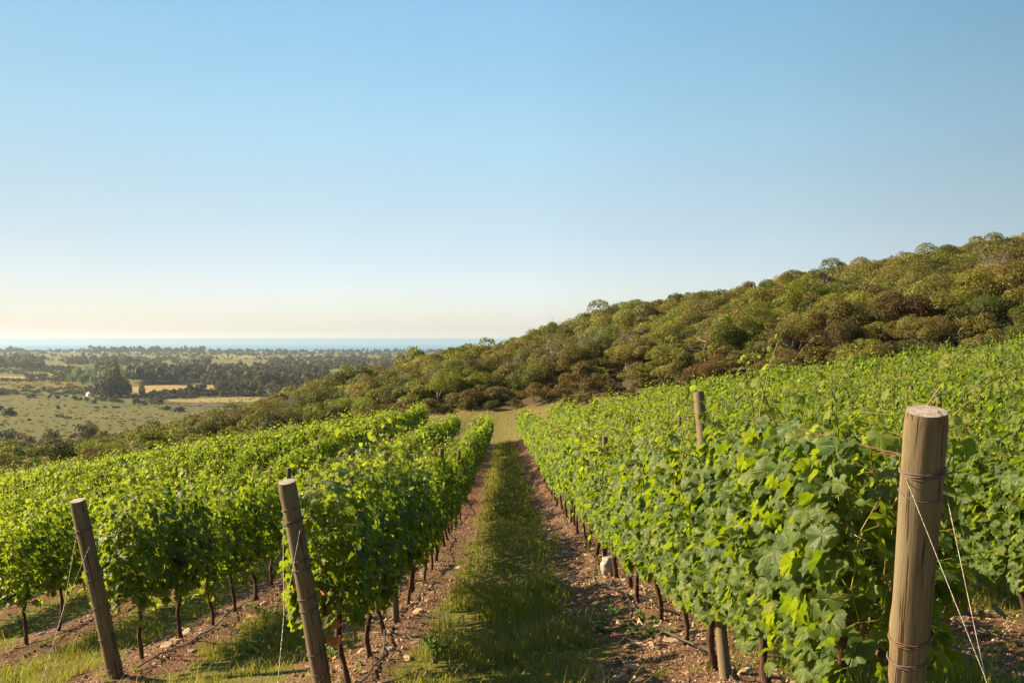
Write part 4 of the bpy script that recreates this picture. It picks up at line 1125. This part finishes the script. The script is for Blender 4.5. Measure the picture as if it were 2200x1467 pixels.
for k in range(16):
    u = 158+k*8+random.uniform(-3, 3); v = 812+(14 if k % 3 == 0 and k < 9 else 0)+random.uniform(-4, 3)
    plain_tree('poplar_tree', u, v, 24, 25+random.uniform(-3, 3), (.15, .185, .075), f'pale green poplar, {ordi(k+1)} from the left behind the huge dark tree', 'tree', 'pale green poplars on the plain', n=700, leaf=.09, lobes=9)

def patch(poly, name, mat, label, lift=.35):
    P = [hit(u, v, 210) for u, v in poly]; xy = np.array(P)[:, :2]
    c = xy.mean(0); g_ = Geo(); rings = [0, .25, .5, .75, 1.0]; n = 0
    B = []
    for a, b in zip(xy, np.roll(xy, -1, axis=0)):
        for s in np.linspace(0, 1, 8)[:-1]: B.append(a+(b-a)*s)
    B = np.array(B); m = len(B); V = []
    for r_ in rings[1:]: V.append(c+(B-c)*r_)
    V = np.vstack([[c]]+V); z = gz(V[:, 0], V[:, 1])+lift
    j = np.arange(m); j2 = (j+1) % m
    Fs = [np.stack([j*0, 1+j, 1+j2], -1)]
    for k in range(3): Fs.append(np.stack([1+k*m+j, 1+(k+1)*m+j, 1+(k+1)*m+j2, 1+k*m+j2], -1))
    g_.add(np.column_stack([V, z]), Fs); o = g_.obj(name, mat); tag(o, label, kind='structure'); return o
def field_mat(name, a, b, s=.05):
    m, t, out = material(name); oc = objco(t); n_ = noise(t, s, oc, 5, .6); n2 = noise(t, 1, scalevec(t, oc, (.02, .4, 1)), 2)
    principled(t, out, mix(t, remap(t, mathn(t, 'ADD', mathn(t, 'MULTIPLY', n_, .7), mathn(t, 'MULTIPLY', n2, .3)), .35, .65), a, b), .95, .1); return m
MF1 = field_mat('dry_field', (.24, .16, .062), (.31, .21, .082)); MF2 = field_mat('pale_field', (.19, .155, .052), (.25, .195, .068)); MF3 = field_mat('ploughed_soil', (.075, .045, .035), (.12, .075, .055))
patch([(285, 832), (330, 828), (440, 825), (480, 830), (490, 838), (380, 846), (290, 843)], 'dry_field', MF1, 'tan dry field in the middle of the plain')
patch([(88, 786), (155, 785), (150, 796), (105, 794)], 'dry_field', MF2, 'pale field before the far dark woods')
patch([(100, 803), (160, 801), (158, 808), (120, 808)], 'dry_field', MF2, 'pale strip of field left of the poplars')
patch([(0, 808), (70, 810), (68, 815), (0, 814)], 'dry_field', MF1, 'dry strip of field at the left edge')
patch([(315, 791), (440, 793), (440, 797), (320, 797)], 'dry_field', MF2, 'long pale field beyond the tree belt')
patch([(290, 803), (330, 799), (390, 799), (380, 806), (300, 808)], 'dry_field', MF2, 'pale field above the dark tree belt')
patch([(448, 765), (520, 763), (560, 768), (450, 771)], 'dry_field', MF2, 'pale clearing in the coastal wood')
patch([(365, 867), (445, 865), (485, 872), (470, 874), (390, 872)], 'ploughed_field', MF3, 'dark ploughed plot beside the pasture')
patch([(360, 858), (560, 853), (560, 864), (445, 866), (370, 864)], 'meadow', MF2, 'green-tan meadow above the ploughed plot')

# gorse in flower: bushes massed in bands
gr_ = Geo(); bs = Geo(); fw = Geo(); tkk = Geo()
for (u0, u1, v0, v1, n) in ((0, 192, 821, 834, 420), (95, 190, 838, 842, 90), (335, 420, 786, 788, 70), (0, 60, 828, 833, 60), (450, 540, 770, 772, 30)):
    for k in range(n):
        u, v = random.uniform(u0, u1), random.uniform(v0, v1)
        if vnoise(np.array(u/22), np.array(v/3.5), 14) < .42: continue
        x, y, z = hit(u, v, 210); R = random.uniform(1.6, 3.4)
        add_crown(gr_, SD[random.randrange(5)], x, y, z-.3, R, R*.7, np.array((.50, .32, .02))*random.uniform(.6, 1.1) if random.random() < .72 else (.06, .06, .02))
tag(gr_.obj('flowering_gorse', M_FOL, smooth=False), 'bands of orange-yellow flowering gorse on the plain', kind='stuff')
# far woods, hedges and scrub: masses of crowns
def woods(u0, u1, v0, v1, n, hm, col, jit=.25, rmul=.42, edge=None):
    for k in range(n):
        u = random.uniform(u0, u1); v = random.uniform(v0, v1)
        if v1-v0 > 6 and vnoise(np.array(u/40), np.array(v/3.2), 23) < .33: continue
        x, y, z = hit(u, v, 210); H = hm*random.uniform(1-jit, 1+jit*.8); R = max(H*rmul, 3.2)*random.uniform(.9, 1.5)
        v_ = random.uniform(.75, 1.25)
        add_crown(fw, SD[random.randrange(5)], x, y, z-.5, R, H/1.35, np.array(col)*v_)
BR = (.075, .060, .022); BG = (.052, .058, .022)
woods(-40, 1000, 757.2, 760, 520, 15, BG)
woods(-40, 1000, 760, 768, 520, 13, BR)
woods(200, 440, 757.5, 761, 110, 24, BG)
woods(-40, 60, 757.5, 759, 40, 22, DK)
woods(60, 1000, 768, 782, 520, 9, BR)
woods(-40, 95, 775, 798, 260, 19, BR); woods(60, 160, 793, 799, 90, 9, BG)
woods(150, 300, 776, 790, 150, 17, BR)
woods(300, 460, 770, 789, 170, 10, BR); woods(420, 450, 782, 789, 30, 16, DG)
woods(540, 1000, 772, 800, 520, 15, BR)
woods(285, 460, 812, 827, 330, 19, (.048, .047, .024), .12)
woods(440, 700, 800, 836, 620, 16, (.062, .052, .024), .12)
woods(490, 800, 828, 852, 300, 8, BR)
woods(330, 560, 847, 853, 170, 5.5, DG); woods(405, 440, 847, 850, 20, 9, DG); woods(470, 560, 844, 850, 60, 10, DG)
woods(0, 160, 798, 806, 90, 6, BG); woods(60, 240, 808, 818, 200, 6, BR); woods(0, 210, 834, 850, 260, 3.5, BG); woods(0, 200, 815, 821, 100, 4, BG)
woods(280, 420, 852, 858, 90, 4, DG); woods(390, 500, 795, 799, 40, 5, BG)
woods(410, 500, 788, 798, 40, 12, (.14, .18, .08))
tag(fw.obj('far_woods', M_FOL, smooth=False), 'dark belts of trees and scrub across the coastal plain', kind='stuff')
ts = Geo()
for k in range(800):
    u, v = random.uniform(-20, 600), 856+90*random.random()**1.3
    x, y, z = hit(u, v, 230)
    if y < 330: continue
    H = random.uniform(.5, 1.3); add_crown(ts, SD[random.randrange(5)], x, y, z-.15, H*random.uniform(1, 2), H*.7, np.array(random.choice([(.075, .075, .020), (.11, .10, .028)]))*random.uniform(.8, 1.3))
tag(ts.obj('pasture_tussocks', M_FOL, smooth=False), 'dark tussocks dotted over the pasture', kind='stuff')
# farmhouse
x, y, z = hit(194, 850, 210)
h_ = empty('farmhouse', (x, y, z), 'small white farmhouse left of the huge round tree', 'house', rz=-.9); h_.scale = (.62, .62, .75)
def box(gg, x0, x1, y0, y1, z0, z1):
    V = [(a, b, c) for c in (z0, z1) for a, b in ((x0, y0), (x1, y0), (x1, y1), (x0, y1))]
    gg.add(V, np.array([[0, 3, 2, 1], [4, 5, 6, 7], [0, 1, 5, 4], [1, 2, 6, 5], [2, 3, 7, 6], [3, 0, 4, 7]]))
b = Geo(); box(b, -6, 6, -3, 3, -.5, 3); b.add([(-6, -3, 3), (-6, 3, 3), (-6, 0, 4.8)], [[0, 2, 1]]); b.add([(6, -3, 3), (6, 3, 3), (6, 0, 4.8)], [[0, 1, 2]]); b.obj('wall', simple('white_plaster', (.72, .70, .66), .8, .2), h_, smooth=False)
b = Geo(); b.add([(-6.4, -3.4, 2.85), (6.4, -3.4, 2.85), (6.4, 0, 4.95), (-6.4, 0, 4.95), (-6.4, 3.4, 2.85), (6.4, 3.4, 2.85)], [[0, 1, 2, 3], [3, 2, 5, 4]]); rf = b.obj('roof', simple('grey_roof', (.34, .33, .33), .6, .3), h_, smooth=False)
M_DARK = simple('dark_opening', (.03, .03, .035), .3, .5)
for wx in (-4, 3.6):
    b = Geo(); box(b, wx-.6, wx+.6, -3.05, -2.99, 1, 2.2); b.obj('window', M_DARK, h_, smooth=False)
b = Geo(); box(b, -.5, .5, -3.06, -2.99, 0, 2.1); b.obj('door', M_DARK, h_, smooth=False)

# ---------------------------------------------------------------- haze
def haze():
    m, t, out = material('haze'); v = t.nodes.new('ShaderNodeVolumePrincipled')
    v.inputs['Color'].default_value = (.72, .86, 1, 1); v.inputs['Density'].default_value = .00005; v.inputs['Anisotropy'].default_value = .35
    t.links.new(v.outputs[0], out.inputs['Volume'])
    b = Geo(); box(b, -9000, 9000, -100, 12000, -70, 48); o = b.obj('haze', m, smooth=False)
    tag(o, 'thin bluish sea haze over the plain', kind='stuff')
haze()
